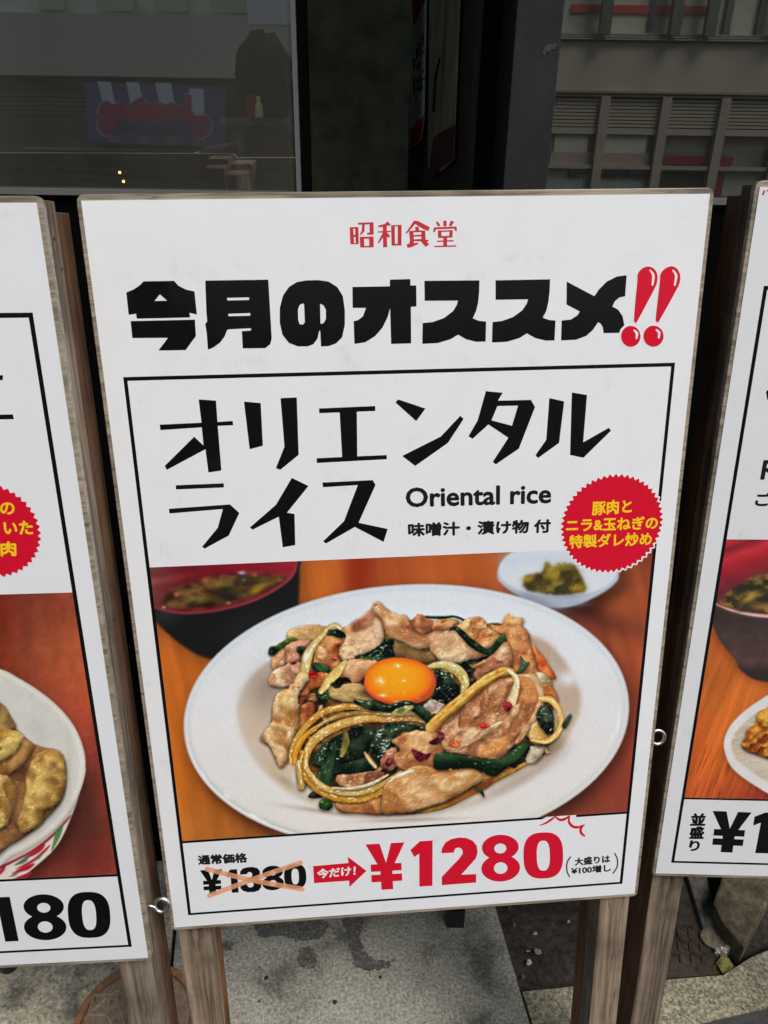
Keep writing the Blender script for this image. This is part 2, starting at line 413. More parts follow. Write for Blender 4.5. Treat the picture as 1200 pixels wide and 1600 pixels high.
def paint_rice_plate():
    c = Canvas(222, 858, 1030, 1322, 2.0)
    X, Y = c.X, c.Y
    # varnished table
    t = (X - 225) / 800
    ty = (Y - 865) / 450
    left = grad([(0, (192, 108, 52)), (.35, (194, 102, 36)), (.75, (190, 104, 30)), (1, (194, 114, 44))], ty)
    right = grad([(0, (140, 66, 40)), (.3, (176, 86, 50)), (.6, (146, 62, 42)), (1, (132, 62, 48))], ty)
    k = np.clip((t - .05) / .9, 0, 1)[..., None]
    tab = left * (1 - k) + right * k
    g = fbm(X / 70 + Y / 300, Y / 240, 5, 3)[..., None]
    tab = tab * (.80 + .38 * g)
    g2 = fbm(X / 14 - Y / 60, Y / 130, 6, 3)[..., None]
    tab = tab * (.88 + .22 * g2)
    c.img = tab
    c.glow(560, 880, 26, 90, (132, 26, 14), .75, 2.5); c.glow(612, 880, 30, 70, (150, 56, 22), .4)
    c.glow(500, 890, 40, 80, (200, 104, 30), .6); c.glow(715, 885, 70, 50, (190, 92, 30), .55)
    c.glow(930, 962, 70, 22, (74, 34, 30), .85, 2, .35); c.glow(968, 935, 30, 40, (186, 100, 50), .5)
    c.glow(900, 1250, 60, 26, (92, 46, 40), .55, 2, -.5); c.glow(960, 1215, 34, 40, (132, 56, 44), .5)
    c.glow(400, 1275, 60, 18, (96, 44, 26), .75, 2, .55); c.glow(330, 1225, 40, 12, (120, 60, 20), .5, 2, .9)
    c.glow(275, 1290, 40, 25, (204, 122, 44), .5)
    # soup bowl
    body = [(228, 940), (240, 966), (262, 990), (290, 1012), (322, 1028), (380, 1036), (430, 1010), (462, 970), (467, 930), (468, 890), (468, 850), (400, 880), (300, 920)]
    c.shade(spline(body), .35, (6, 10), 14)
    w, m = c.flat(body, (24, 24, 24), 1.6)
    c.glow(390, 975, 60, 18, (38, 38, 38), .5, 2, -.4)
    c.glow(258, 962, 22, 14, (52, 52, 52), .6)
    rim = [(222, 938), (240, 950), (275, 958.5), (312, 958.5), (355, 952), (400, 938.5), (438, 918), (459, 899), (466, 876), (468, 855), (468, 835), (222, 835)]
    c.flat(rim, (150, 60, 72), 1.0)
    inn = [(222, 934), (242, 947), (277, 955), (312, 954.8), (355, 948.4), (399, 934.6), (435, 915), (455, 896.5), (462.5, 874), (463, 855), (463, 835), (222, 835)]
    w, m = c.flat(inn, (122, 28, 40), 1.4)
    mm = np.zeros_like(X); mm[w] = m
    bowl = grad([(0, (112, 60, 58)), (.25, (104, 24, 34)), (.6, (124, 22, 36)), (1, (150, 36, 52))], (X - 232) / 230)
    bowl = bowl * (.9 + .2 * fbm(X / 18, Y / 10, 3, 3)[..., None])
    arc = np.exp(-(((Y - 905) + (X - 260) * .16) / 6) ** 2) * np.clip(1 - (X - 232) / 90, 0, 1)
    bowl = bowl + arc[..., None] * C3((50, 30, 30)) * .7
    soup = [(256, 945), (262, 928), (290, 914), (330, 902), (380, 896), (430, 898), (452, 903), (445, 911), (400, 931), (350, 946), (305, 952), (272, 951)]
    n1 = fbm(X / 22, Y / 11, 21, 2); n2 = fbm(X / 14, Y / 8, 22, 2)
    sp = spline(soup); w2 = c.win(sp, 12); m2 = np.zeros_like(X); m2[w2] = c.mask(sp, w2, 2, 3, 4)
    
    sc = grad([(.25, (24, 18, 14)), (.45, (46, 36, 22)), (.58, (84, 62, 32)), (.72, (120, 92, 48)), (.85, (76, 72, 44))], n1 * .65 + n2 * .35)
    bowl = bowl * (1 - m2[..., None] * .95) + sc * m2[..., None] * .95
    c.img = c.img * (1 - mm[..., None]) + bowl * mm[..., None]
    for a in [(340, 913, 13, 5, (150, 112, 52), .8), (400, 922, 14, 6, (176, 138, 36), .85, 2, -.5), (414, 913, 24, 5, (150, 120, 48), .7, 2, -.25), (360, 925, 20, 11, (40, 42, 32), .7), (395, 905, 22, 5, (40, 44, 26), .7), (322, 935, 14, 6, (132, 112, 40), .6), (310, 940, 10, 5, (92, 92, 40), .6),
              (378, 895, 6, 3, (196, 176, 214), .9), (381, 906, 4, 3, (120, 120, 140), .6), (276, 929, 4, 4, (190, 104, 72), .9), (321, 907, 5, 5, (180, 104, 66), .7), (256, 949, 3, 2, (220, 160, 140), .9), (398, 898, 4, 3, (176, 80, 60), .8), (357, 942, 3, 2, (150, 160, 150), .7), (300, 935, 4, 4, (120, 110, 50), .6)]:
        c.glow(*a)
    # pickle dish
    dish = [(872 + (x - 872) * (1 if y < 905 else 1 - .0026 * (y - 905) ** 1.25), y) for x, y in ell(872, 897, 95, 53, 36)]
    c.shade(spline(dish), .55, (14, 14), 9)
    c.flat(dish, (180, 190, 208), 1.2)
    c.glow(840, 940, 40, 8, (150, 162, 188), .8, 2, .3); c.glow(900, 943, 20, 5, (150, 160, 186), .5)
    top = ell(872, 891, 92, 42, 40)
    w, m = c.flat(top, (212, 218, 226), 1.0)
    c.glow(800, 880, 18, 20, (196, 210, 224), .6); c.glow(860, 873, 60, 10, (184, 200, 216), .5); c.glow(930, 905, 26, 12, (216, 218, 226), .7)
    pk = [(818, 905), (830, 898), (848, 893), (853, 878), (862, 884), (875, 880), (895, 882), (905, 895), (912, 908), (914, 922), (895, 928), (870, 929), (845, 926), (822, 920)]
    c.shade(spline(pk), .3, (0, 4), 6)
    c.piece(pk, (104, 92, 44), (158, 140, 46), (58, 50, 28), 71, 8, 1.8, 7, .15, 0.12, 3, .3, soft=1.4)
    for a in [(824, 905, 8, 5, (186, 146, 30), .75), (908, 918, 7, 6, (176, 140, 40), .7), (855, 885, 4, 7, (150, 120, 30), .6), (852, 908, 12, 8, (44, 38, 24), .6), (886, 893, 14, 8, (60, 52, 24), .5), (872, 912, 8, 4, (150, 150, 70), .6)]: c.glow(*a)
    # big white plate
    a = np.linspace(0, 2 * math.pi, 240, endpoint=False); ca, sa = np.cos(a), np.sin(a)
    u = 348.5 * np.sign(ca) * np.abs(ca) ** .982; v = 206 * np.sign(sa) * np.abs(sa) ** .982
    pp = np.stack([635 + u * .9977 + v * .068, 1119.5 - u * .068 + v * .9977], 1)
    c.shade(pp, .6, (6, 8), 10)
    w = c.win(pp, 4); m = c.mask(pp, w, soft=.7)
    x, y = X[w], Y[w]
    base = grad([(0, (219, 226, 232)), (.25, (222, 226, 230)), (.6, (224, 224, 224)), (1, (226, 222, 215))], (y - 913) / 390)
    base = base * (.985 + .03 * fbm(x / 60, y / 60, 9, 3)[..., None])
    inner_e = np.clip(blur(m, 10 * c.S) * 2 - 1, 0, 1)
    rimm = np.clip(blur(m, 3.5 * c.S) * 2 - 1, 0, 1)
    lo = np.clip((y - 1100) / 120, 0, 1) * np.clip((700 - x) / 200, 0, 1)
    col = base
    ring = np.exp(-((inner_e - .55) / .18) ** 2)
    col = col - (ring * (.045 + .05 * lo))[..., None] * np.array([1.1, .7, .5])
    col = col + (np.exp(-((rimm - .62) / .2) ** 2) * (.03 + .07 * lo))[..., None]
    col = col * (1 - .12 * (1 - rimm))[..., None]
    c.over(w, m, np.clip(col, 0, 1))
    for a in [(354, 1244, 6, 2.2, (250, 252, 252), .8, 2, .7), (397, 1275, 9, 2.4, (252, 253, 252), .95, 2, .5), (413, 1284, 6, 2, (250, 252, 252), .7, 2, .45), (966, 1130, 2.2, 16, (240, 242, 240), .9, 2, .12), (958, 1150, 1.6, 8, (238, 240, 238), .8, 2, .2), (318, 1210, 3, 8, (240, 244, 246), .5, 2, -.5)]: c.glow(*a)
    well = [(371, 1112), (376, 1085), (392, 1058), (420, 1034), (470, 1004), (560, 985), (700, 976), (800, 986), (850, 1003), (880, 1030), (896, 1058), (907, 1085), (905, 1112), (893, 1140), (872, 1176), (830, 1216), (776, 1244), (715, 1268), (655, 1281), (598, 1282), (535, 1273), (480, 1254), (440, 1230), (402, 1192), (380, 1152)]
    wp = spline(well); w = c.win(wp, 20); m = c.mask(wp, w, soft=3.0)
    x, y = X[w], Y[w]
    be = grad([(0, (166, 142, 121)), (.35, (184, 158, 133)), (.55, (193, 167, 139)), (.8, (200, 184, 160)), (1, (208, 200, 186))], (y - 1000) / 280)
    be = be * (.95 + .1 * fbm(x / 22, y / 22, 12, 3)[..., None])
    inn = np.clip(blur(m, 9 * c.S) * 2 - 1, 0, 1)
    fade = (.6 + .4 * np.clip((x - 380) / 60, 0, 1)) * np.where(x > 860, .85, 1)
    c.over(w, m * (.84 + .14 * (1 - inn)) * fade, be)
    c.glow(412, 1082, 26, 34, (146, 124, 108), .55, 2, .3); c.glow(425, 1072, 14, 10, (132, 126, 128), .5)
    c.glow(392, 1130, 16, 30, (206, 180, 150), .4); c.glow(430, 1195, 22, 16, (206, 178, 140), .5, 2, .6)
    c.glow(468, 1218, 14, 14, (222, 216, 212), .75); c.glow(448, 1222, 20, 6, (150, 126, 100), .4, 2, .6)
    c.glow(505, 1268, 60, 4, (150, 120, 96), .5, 2, .14); c.glow(640, 1281, 70, 3, (150, 130, 120), .5, 2, -.03)
    c.glow(880, 1096, 22, 30, (190, 160, 136), .6); c.glow(888, 1060, 14, 12, (226, 230, 236), .9); c.glow(850, 1010, 22, 12, (196, 170, 146), .6, 2, .7)
    c.glow(855, 1190, 34, 12, (176, 160, 150), .5, 2, -.6); c.glow(800, 1225, 60, 9, (170, 160, 160), .5, 2, -.5)
    c.glow(848, 1170, 22, 12, (76, 62, 52), .85, 2, -.4); c.glow(868, 1160, 16, 14, (150, 122, 100), .6, 2, -.8)
    # the heap: dark sauce under everything
    heap = [(430, 1030), (455, 1002), (500, 988), (560, 980), (600, 958), (660, 972), (740, 974), (796, 976), (822, 996), (840, 1040), (860, 1080), (864, 1130), (850, 1165), (815, 1195), (750, 1232), (690, 1256), (600, 1268), (530, 1258), (500, 1240), (474, 1220), (462, 1190), (466, 1140), (470, 1090), (450, 1070)]
    c.piece(heap, (128, 88, 44), (164, 122, 66), (58, 40, 24), 11, 8, 2.4, 9, .3, .3, 2)
    P, T = c.piece, c.strip
    sauce = [(560, 1262), (600, 1270), (650, 1272), (700, 1262), (745, 1238), (778, 1220), (806, 1206), (830, 1190), (800, 1196), (760, 1205), (700, 1240), (620, 1258)]
    P(sauce, (186, 132, 52), (214, 164, 78), (140, 92, 36), 14, 4, .9, 10, .5, .2, .6)
    P([(700, 1240), (745, 1222), (772, 1214), (764, 1230), (730, 1246), (690, 1258)], (150, 88, 44), (176, 112, 58), (116, 66, 34), 15, 4, .8, 8, .15, .1, .5)
    # slivers of onion, leek and pork showing in the gaps
    rg = random.Random(5); hq = spline(heap)
    for k in range(120):
        x, y = rg.uniform(430, 870), rg.uniform(985, 1262)
        if ((x - 650) / 225) ** 2 + ((y - 1122) / 142) ** 2 > .92: continue
        a = rg.uniform(0, math.pi); l = rg.uniform(7, 18); b = rg.uniform(-5, 5); dx, dy = math.cos(a) * l, math.sin(a) * l * .7
        pth = [(x - dx, y - dy), (x + b * dy / l, y - b * dx / l), (x + dx, y + dy)]
        if k % 3 == 0: T(pth, [2, rg.uniform(4, 8), 2], **GREEN, seed=400 + k, gloss=.6, shadow=.4)
        elif k % 3 == 1: c.onion(pth, [2, rg.uniform(4, 9), 2], 400 + k, (190, 146, 70), (224, 194, 130), (130, 86, 28), .9, .6, 2, .4)
        else: P([(x - dx, y - dy), (x - dy * .4, y + dx * .35), (x + dx, y + dy), (x + dy * .4, y - dx * .4)], **MEAT, seed=400 + k, dome=3, scale=5, gloss=.3)
    # back row
    P([(448, 992), (456, 982), (478, 977), (500, 977), (516, 984), (508, 996), (476, 1003), (452, 1004)], (218, 184, 128), (234, 210, 158), (188, 144, 90), 101, 5, 1.0, 8, .3)
    P([(424, 1032), (430, 1020), (442, 1010), (452, 1010), (450, 1030), (442, 1046), (430, 1050), (425, 1042)], (214, 160, 118), (232, 192, 152), (176, 112, 78), 102, 5, 1.5, 5, .3)
    P([(421, 1016), (430, 1009), (446, 1000), (458, 996), (464, 999), (455, 1006), (440, 1013), (431, 1020), (421, 1022)], (84, 134, 40), (130, 176, 62), (34, 72, 30), 103, 4, .7, 6, .25)
    P([(420, 1014), (427, 1009), (432, 1014), (430, 1021), (421, 1023)], **GREEN, seed=104, dome=3, scale=4)
    P([(446, 1010), (462, 1001), (484, 998), (482, 1008), (470, 1018), (470, 1036), (458, 1040), (447, 1036)], (192, 138, 110), (216, 168, 138), (150, 96, 72), 105, 5, 1.3, 6, .3)
    P([(420, 1060), (428, 1047), (444, 1040), (458, 1033), (472, 1038), (476, 1054), (462, 1070), (440, 1074), (423, 1070)], (222, 182, 150), (240, 212, 186), (182, 128, 98), 106, 6, 2.0, 6, .45)
    P([(500, 992), (516, 994), (538, 996), (542, 1012), (534, 1028), (532, 1044), (510, 1050), (492, 1044), (490, 1022), (494, 1004)], (196, 122, 74), (222, 166, 112), (146, 74, 44), 107, 6, 1.5, 7, .35)
    P([(496, 1010), (506, 1012), (512, 1024), (504, 1032), (494, 1028)], (226, 178, 120), (240, 206, 160), (196, 134, 80), 108, 4, .8, 5, .3, .2)
    P([(488, 1037), (500, 1036), (515, 1043), (511, 1051), (496, 1049), (488, 1046)], (44, 92, 56), (72, 126, 76), (18, 50, 32), 109, 4, .7, 5, .4)
    P([(464, 1012), (474, 1011), (474, 1020), (467, 1022)], **GREEN, seed=110, dome=3, scale=4)
    c.onion([(534, 984), (524, 976), (512, 982), (502, 994), (489, 1008), (481, 1024), (477, 1044), (475, 1062)], [6, 7, 7, 8, 12, 15, 15, 11], 111, (218, 188, 108), (244, 230, 180), (184, 136, 46))
    c.glow(478, 1026, 4, 9, (252, 250, 240), .9, 2, .15)
    P([(513, 985), (524, 983), (539, 987), (535, 997), (522, 993)], (34, 76, 50), (66, 116, 76), (14, 40, 28), 112, 4, .8, 5, .6)
    P([(533, 985), (546, 976), (566, 965), (580, 952), (586, 950), (596, 960), (600, 985), (598, 1005), (586, 1020), (570, 1030), (550, 1032), (534, 1024), (529, 1016), (538, 1002), (541, 992)], (220, 180, 142), (238, 208, 176), (176, 118, 84), 113, 9, 2.0, 9, .35)
    P([(548, 976), (566, 964), (580, 952), (586, 962), (582, 976), (568, 984), (552, 988)], (184, 124, 96), (208, 152, 120), (140, 86, 62), 114, 5, 1.2, 6, .25, .1)
    P([(530, 1018), (542, 1008), (556, 1012), (562, 1024), (548, 1033), (534, 1030)], (226, 184, 140), (240, 212, 176), (190, 136, 94), 115, 5, 1.4, 5, .4, .2)
    # greens behind the yolk
    P([(612, 1000), (640, 1003), (672, 1012), (684, 1030), (655, 1036), (622, 1032), (606, 1018)], (150, 116, 70), (186, 156, 94), (92, 70, 44), 116, 5, 1.2, 9, .3, grain=2, gang=.2)
    P([(556, 1026), (575, 1019), (590, 1010), (601, 1002), (614, 998), (614, 1014), (618, 1028), (600, 1033), (575, 1033), (557, 1030)], (30, 66, 46), (86, 122, 86), (14, 36, 28), 117, 5, 1.8, 6, .6, grain=1.5, gang=-.4)
    T([(557, 1029), (580, 1031), (605, 1031), (622, 1029)], [3, 7, 7, 4], (44, 84, 46), (98, 128, 74), (20, 48, 30), 118, .5)
    # top meat ribbon
    P([(582, 946), (592, 940), (605, 951), (620, 960), (635, 962), (641, 974), (655, 982), (672, 986), (692, 978), (706, 967), (717, 972), (712, 986), (702, 1000), (684, 1008), (666, 1014), (648, 1012), (630, 1004), (612, 997), (602, 988), (596, 970), (586, 960)], (216, 170, 126), (236, 202, 164), (176, 116, 74), 120, 9, 1.7, 9, .4, gang=.3, grain=.8)
    P([(600, 962), (612, 958), (632, 964), (626, 974), (612, 980), (602, 974)], (224, 184, 140), (240, 212, 176), (206, 158, 104), 121, 5, 1.0, 6, .3, 0, rim=.1)
    P([(640, 976), (646, 966), (656, 959), (668, 966), (680, 974), (674, 988), (660, 991), (648, 985)], (182, 118, 82), (208, 148, 108), (138, 80, 52), 122, 5, 1.2, 6, .3, .3)
    P([(678, 972), (696, 966), (714, 970), (708, 979), (690, 986), (676, 984)], (202, 142, 96), (224, 172, 126), (158, 96, 60), 123, 4, 1.0, 6, .3, .3, grain=1, gang=-.2)
    for e in [(638, 979, 4, 3.2), (681, 982, 5, 2.6), (587, 945, 3.5, 1.6), (693, 971, 5, 1.6)]: c.glow(*e, (156, 62, 44), .85, 3, -.5)
    c.glow(675, 1000, 22, 8, (186, 122, 72), .35, 2, -.2)
    T([(666, 964), (690, 965), (710, 963.5), (727, 970)], [3, 4, 2.4, 3], (44, 78, 50), (82, 112, 74), (20, 44, 30), 124, .2, .2)
    # right back
    P([(766, 976), (785, 977), (792, 960), (802, 965), (819, 967), (816, 976), (826, 988), (829, 1006), (838, 1020), (842, 1036), (846, 1056), (859, 1066), (846, 1074), (826, 1066), (806, 1056), (798, 1034), (794, 1010), (786, 994), (772, 988)], (202, 134, 86), (228, 170, 118), (160, 90, 54), 130, 8, 1.5, 7, .3)
    P([(784, 978), (793, 960), (806, 966), (819, 967), (812, 976), (798, 980)], (224, 176, 118), (240, 204, 150), (200, 140, 84), 131, 4, 1.0, 5, .3, .1)
    P([(831, 1006), (845, 1020), (856, 1036), (869, 1059), (856, 1061), (844, 1050), (838, 1030)], (216, 112, 60), (234, 158, 92), (190, 72, 48), 132, 4, .8, 8, .2, .3)
    P([(838, 1050), (848, 1052), (862, 1064), (860, 1074), (846, 1072)], (204, 184, 140), (232, 220, 180), (164, 140, 98), 133, 4, .8, 5, .5)
    P([(846, 1070), (858, 1070), (868, 1080), (872, 1096), (862, 1094), (850, 1086)], (206, 134, 78), (228, 166, 108), (160, 90, 48), 134, 4, 1.2, 6, .3)
    P([(700, 1036), (730, 1030), (756, 1024), (768, 1014), (752, 1042), (740, 1058), (726, 1056), (712, 1044)], (20, 38, 30), (48, 76, 56), (8, 16, 14), 135, 4, 1.2, 5, .6)
    P([(671, 1010), (680, 998), (690, 990), (704, 984), (720, 984), (732, 1000), (748, 1010), (760, 1022), (752, 1028), (736, 1031), (718, 1036), (698, 1036), (684, 1030), (676, 1020)], (216, 172, 130), (238, 212, 180), (176, 122, 80), 136, 9, 1.7, 8, .5)
    P([(676, 1004), (690, 993), (706, 990), (714, 1000), (700, 1010), (684, 1012)], (228, 196, 162), (242, 222, 200), (204, 164, 124), 137, 5, 1.2, 6, .5, 0, rim=.1)
    P([(714, 980), (722, 971), (735, 965), (746, 964), (757, 970), (762, 980), (776, 988), (784, 996), (772, 1010), (756, 1014), (740, 1006), (726, 992)], (218, 168, 112), (238, 200, 148), (178, 110, 66), 138, 7, 2.2, 5, .4)
    P([(739, 1052), (754, 1036), (766, 1026), (780, 1010), (792, 1003), (801, 1018), (801, 1036), (792, 1048), (770, 1048), (756, 1056), (748, 1063), (741, 1058)], (212, 160, 122), (234, 196, 160), (168, 106, 76), 139, 7, 1.7, 7, .4)
    P([(733, 1038), (748, 1036), (760, 1030), (752, 1042), (740, 1043)], (214, 150, 96), (234, 186, 134), (180, 112, 64), 140, 3, .7, 4, .3, .3)
    T([(701, 985), (711, 981.5), (722, 990), (735, 1003), (750, 1014), (764, 1021)], [2, 5, 8, 9, 9, 5], (26, 60, 34), (62, 98, 58), (10, 30, 18), 141, .9, .5, thr=.56)
    P([(764, 1020), (772, 1004), (782, 993), (789, 989), (788, 1000), (780, 1011), (770, 1020)], (56, 108, 58), (92, 146, 86), (28, 66, 38), 142, 3, .6, 6, .2, .4, .6)
    P([(813, 1024), (820, 1034), (828, 1035), (820, 1047), (811, 1053), (807, 1050), (813, 1040)], (48, 92, 60), (90, 132, 98), (24, 56, 38), 143, 3, .7, 5, .3, .4, .5)
    c.glow(818, 1021, 5, 2, (140, 60, 44), .8)
    # around the yolk
    P([(540, 1034), (560, 1030), (592, 1034), (596, 1048), (580, 1050), (567, 1063), (552, 1071), (545, 1060), (535, 1058), (526, 1056)], (212, 156, 114), (230, 188, 146), (172, 106, 70), 150, 7, 1.4, 7, .3)
    P([(506, 1078), (530, 1070), (560, 1068), (590, 1080), (580, 1096), (550, 1100), (520, 1092)], (178, 146, 92), (212, 184, 126), (120, 90, 52), 151, 5, 1.2, 8, .4, grain=1)
    P([(476, 1066), (488, 1052), (512, 1052), (516, 1062), (500, 1074), (486, 1078), (474, 1082)], (214, 136, 74), (236, 178, 116), (168, 88, 44), 152, 5, 1.3, 6, .4)
    P([(466, 1076), (482, 1072), (483, 1086), (475, 1096), (466, 1108)], (166, 88, 56), (196, 120, 78), (120, 58, 38), 153, 3, 1.0, 6, .1)
    P([(470, 1104), (488, 1098), (491, 1112), (479, 1130), (466, 1138)], (186, 108, 58), (214, 142, 84), (146, 76, 40), 154, 3, .8, 6, .2)
    P([(498, 1078), (508, 1072), (514, 1086), (508, 1096), (498, 1090)], (60, 104, 62), (116, 150, 96), (30, 64, 40), 155, 3, .9, 4, .6)
    c.onion([(539, 1033), (527, 1049), (514, 1064), (502, 1080)], [5, 15, 15, 8], 156, (222, 190, 100), (242, 222, 146), (186, 150, 56), .95, .4)
    P([(516, 1070), (528, 1062), (538, 1066), (528, 1076)], (22, 32, 22), (60, 66, 40), (8, 12, 10), 157, 2, .6, 4, .2, .1)
    c.onion([(666, 1044), (690, 1038), (709, 1044), (722, 1056), (726, 1070), (721, 1084)], [6, 12, 17, 17, 13, 5], 158, (196, 174, 86), (228, 214, 146), (140, 116, 40), .92, .9, 4)
    P([(680, 1046), (695, 1050), (710, 1063), (719, 1080), (708, 1096), (692, 1102), (676, 1092), (680, 1070)], (22, 52, 36), (66, 98, 78), (8, 20, 16), 159, 6, 2.2, 5, 1.0, thr=.46)
    P([(660, 1104), (674, 1094), (694, 1100), (690, 1112), (676, 1116)], (208, 192, 178), (232, 224, 214), (170, 146, 128), 160, 3, 1.4, 4, .3)
    # left big slice
    P([(432, 1084), (445, 1079), (458, 1066), (468, 1050), (484, 1056), (474, 1074), (466, 1090), (468, 1112), (467, 1136), (460, 1152), (456, 1172), (450, 1186), (441, 1198), (435, 1196), (428, 1180), (420, 1165), (407, 1156), (410, 1146), (423, 1130), (425, 1110), (428, 1096)], (212, 168, 112), (236, 206, 158), (168, 112, 62), 161, 8, 1.9, 6, .5, .7, gang=1.4, grain=.6)
    c.glow(445, 1080, 4, 2.5, (240, 170, 40), .9); c.glow(446, 1192, 5, 3, (150, 74, 36), .7)
    # greens inside ring
    P([(488, 1192), (494, 1176), (510, 1160), (530, 1148), (560, 1136), (584, 1142), (578, 1166), (562, 1186), (540, 1192), (522, 1200), (500, 1200)], (22, 48, 34), (54, 86, 62), (8, 18, 15), 162, 7, 2.4, 6, 1.0, thr=.5)
    P([(545, 1140), (585, 1138), (580, 1170), (556, 1190), (545, 1180)], (28, 48, 36), (50, 76, 56), (12, 24, 20), 163, 5, 1.2, 8, .2, .3)
    T([(540, 1146), (540, 1162), (534, 1180)], [7, 10, 6], (150, 132, 56), (196, 178, 96), (92, 84, 38), 164, .3)
    T([(519, 1168), (514, 1190), (508, 1212), (504, 1224)], [12, 16, 20, 18], (34, 76, 48), (74, 116, 76), (14, 40, 26), 165, .7, thr=.54)
    P([(520, 1202), (545, 1191), (572, 1185), (580, 1190), (588, 1203), (566, 1207), (544, 1211), (526, 1210)], (36, 66, 46), (62, 92, 64), (18, 38, 28), 166, 4, .9, 8, .25, .5, .6)
    P([(528, 1212), (560, 1208), (592, 1204), (600, 1216), (580, 1228), (548, 1232), (528, 1226)], (176, 122, 82), (214, 176, 136), (118, 72, 46), 167, 6, 1.7, 7, .5)
    T([(570, 1176), (578, 1188), (586, 1198)], [3, 5, 5], (206, 176, 116), (230, 210, 160), (160, 126, 70), 168, .3, .2)
    # bottom bits
    P([(524, 1254), (560, 1256), (590, 1244), (600, 1250), (598, 1272), (560, 1270), (532, 1268)], (190, 124, 72), (214, 158, 106), (146, 86, 46), 169, 4, .9, 8, .25)
    P([(482, 1246), (490, 1236), (504, 1246)], (36, 46, 38), (60, 72, 60), (20, 26, 22), 170, 2, .4, 5, .1, .3, .4)
    P([(499, 1252), (512, 1246), (520, 1258), (514, 1265), (500, 1263)], (56, 104, 44), (92, 146, 66), (30, 66, 32), 171, 4, .6, 5, .4)
    P([(464, 1196), (474, 1196), (478, 1228), (466, 1232)], (214, 172, 92), (236, 206, 140), (172, 128, 52), 172, 4, .8, 6, .5)
    # onion rings: several loose translucent layers
    O = c.onion
    O([(456, 1192), (457, 1174), (466, 1152), (482, 1131), (508, 1112), (544, 1104), (580, 1109), (608, 1119), (636, 1126)], [8, 11, 11, 11, 11, 10, 9, 8, 4], 180, (208, 140, 38), (232, 186, 96), (150, 88, 12))
    O([(461, 1190), (464, 1172), (474, 1154), (488, 1140), (500, 1132)], [7, 10, 9, 6, 3], 181, (230, 152, 24), (240, 180, 60), (196, 110, 10), gloss=.3)
    O([(486, 1146), (508, 1128), (534, 1118), (566, 1114), (596, 1118)], [3, 6, 7, 7, 4], 196, (190, 146, 66), (218, 186, 116), (140, 96, 30), .7, .5)
    O([(498, 1146), (514, 1136), (528, 1130)], [5, 7, 3], 197, (216, 176, 84), (236, 210, 130), (170, 120, 40), .8, .4)
    O([(478, 1192), (482, 1170), (500, 1149), (530, 1133), (562, 1124), (592, 1123), (616, 1122)], [8, 13, 14, 14, 13, 10, 6], 182, (214, 160, 62), (236, 202, 124), (160, 100, 22), lines=4)
    O([(596, 1126), (622, 1120), (648, 1119), (670, 1129)], [6, 16, 16, 5], 183, (208, 152, 76), (234, 200, 138), (156, 100, 40), lines=4)
    O([(590, 1116), (618, 1116), (646, 1114), (664, 1122)], [3, 6, 7, 3], 198, (196, 176, 96), (226, 208, 150), (140, 110, 40), .8)
    O([(472, 1176), (469, 1196), (478, 1215), (497, 1233), (528, 1247), (560, 1248), (590, 1239), (610, 1226), (630, 1210)], [7, 9, 10, 12, 12, 13, 12, 9, 4], 184, (210, 144, 30), (230, 178, 72), (156, 94, 10), lines=3)
    O([(479, 1176), (477, 1196), (486, 1212), (503, 1228), (530, 1238), (560, 1239), (588, 1230), (608, 1219), (628, 1206)], [6, 9, 9, 9, 9, 10, 10, 8, 4], 185, (218, 168, 72), (242, 214, 146), (176, 116, 32), gloss=1.0, lines=2)
    O([(520, 1231), (552, 1232), (582, 1224), (606, 1211)], [3, 6, 6, 3], 186, (226, 200, 150), (246, 234, 206), (190, 140, 70), .8, 1.0, 2)
    O([(466, 1192), (468, 1212), (472, 1230)], [7, 9, 6], 187, (206, 168, 88), (230, 206, 140), (150, 110, 40))
    # yolk
    yk = spline([(569, 1066), (574, 1048), (592, 1033), (618, 1027.5), (648, 1031), (670, 1043), (681, 1060), (678, 1080), (664, 1094), (640, 1101), (612, 1101), (588, 1093), (573, 1080)])
    c.shade(yk, .6, (0, 4), 5)
    w = c.win(yk, 5); m = c.mask(yk, w); x, y = X[w], Y[w]
    rr = np.clip(np.sqrt(((x - 622) / 57) ** 2 + ((y - 1062) / 37) ** 2), 0, 1)
    col = grad([(0, (249, 168, 26)), (.5, (247, 158, 22)), (.75, (243, 136, 22)), (.9, (230, 106, 28)), (1, (190, 76, 40))], rr)
    col = col * (.97 + .06 * fbm(x / 6, y / 5, 44, 3)[..., None])
    c.over(w, m, col)
    c.glow(625, 1048, 40, 8, (250, 172, 40), .5)
    for (gx, gy, a, b, k) in [(594, 1064, 6, 6, 1), (598, 1086, 6, 3, .9), (622, 1040, 6, 3, .9), (631, 1064, 3, 2, .7), (631, 1082, 2, 1.5, .8), (654, 1092, 2.5, 1.5, .6), (621, 1097, 6, 2, .6)]:
        n = np.clip((fbm(X / 2.4, Y / 2.4, 47, 2) - .4) * 5, 0, 1); u = np.exp(-((X - gx) / a) ** 2 - ((Y - gy) / b) ** 2) * k * (.35 + .65 * n)
        c.img = c.img * (1 - u[..., None]) + C3((255, 250, 222)) * u[..., None]
    # in front of the yolk
    T([(556, 1096), (580, 1103), (604, 1107), (632, 1100), (652, 1108), (674, 1128)], [6, 12, 8, 8, 12, 11], (32, 62, 42), (68, 98, 66), (12, 32, 24), 190, .7, thr=.54)
    P([(612, 1113), (630, 1104), (646, 1104), (636, 1114), (618, 1118)], (168, 158, 88), (206, 200, 134), (110, 106, 56), 191, 3, .9, 4, .4, .2)
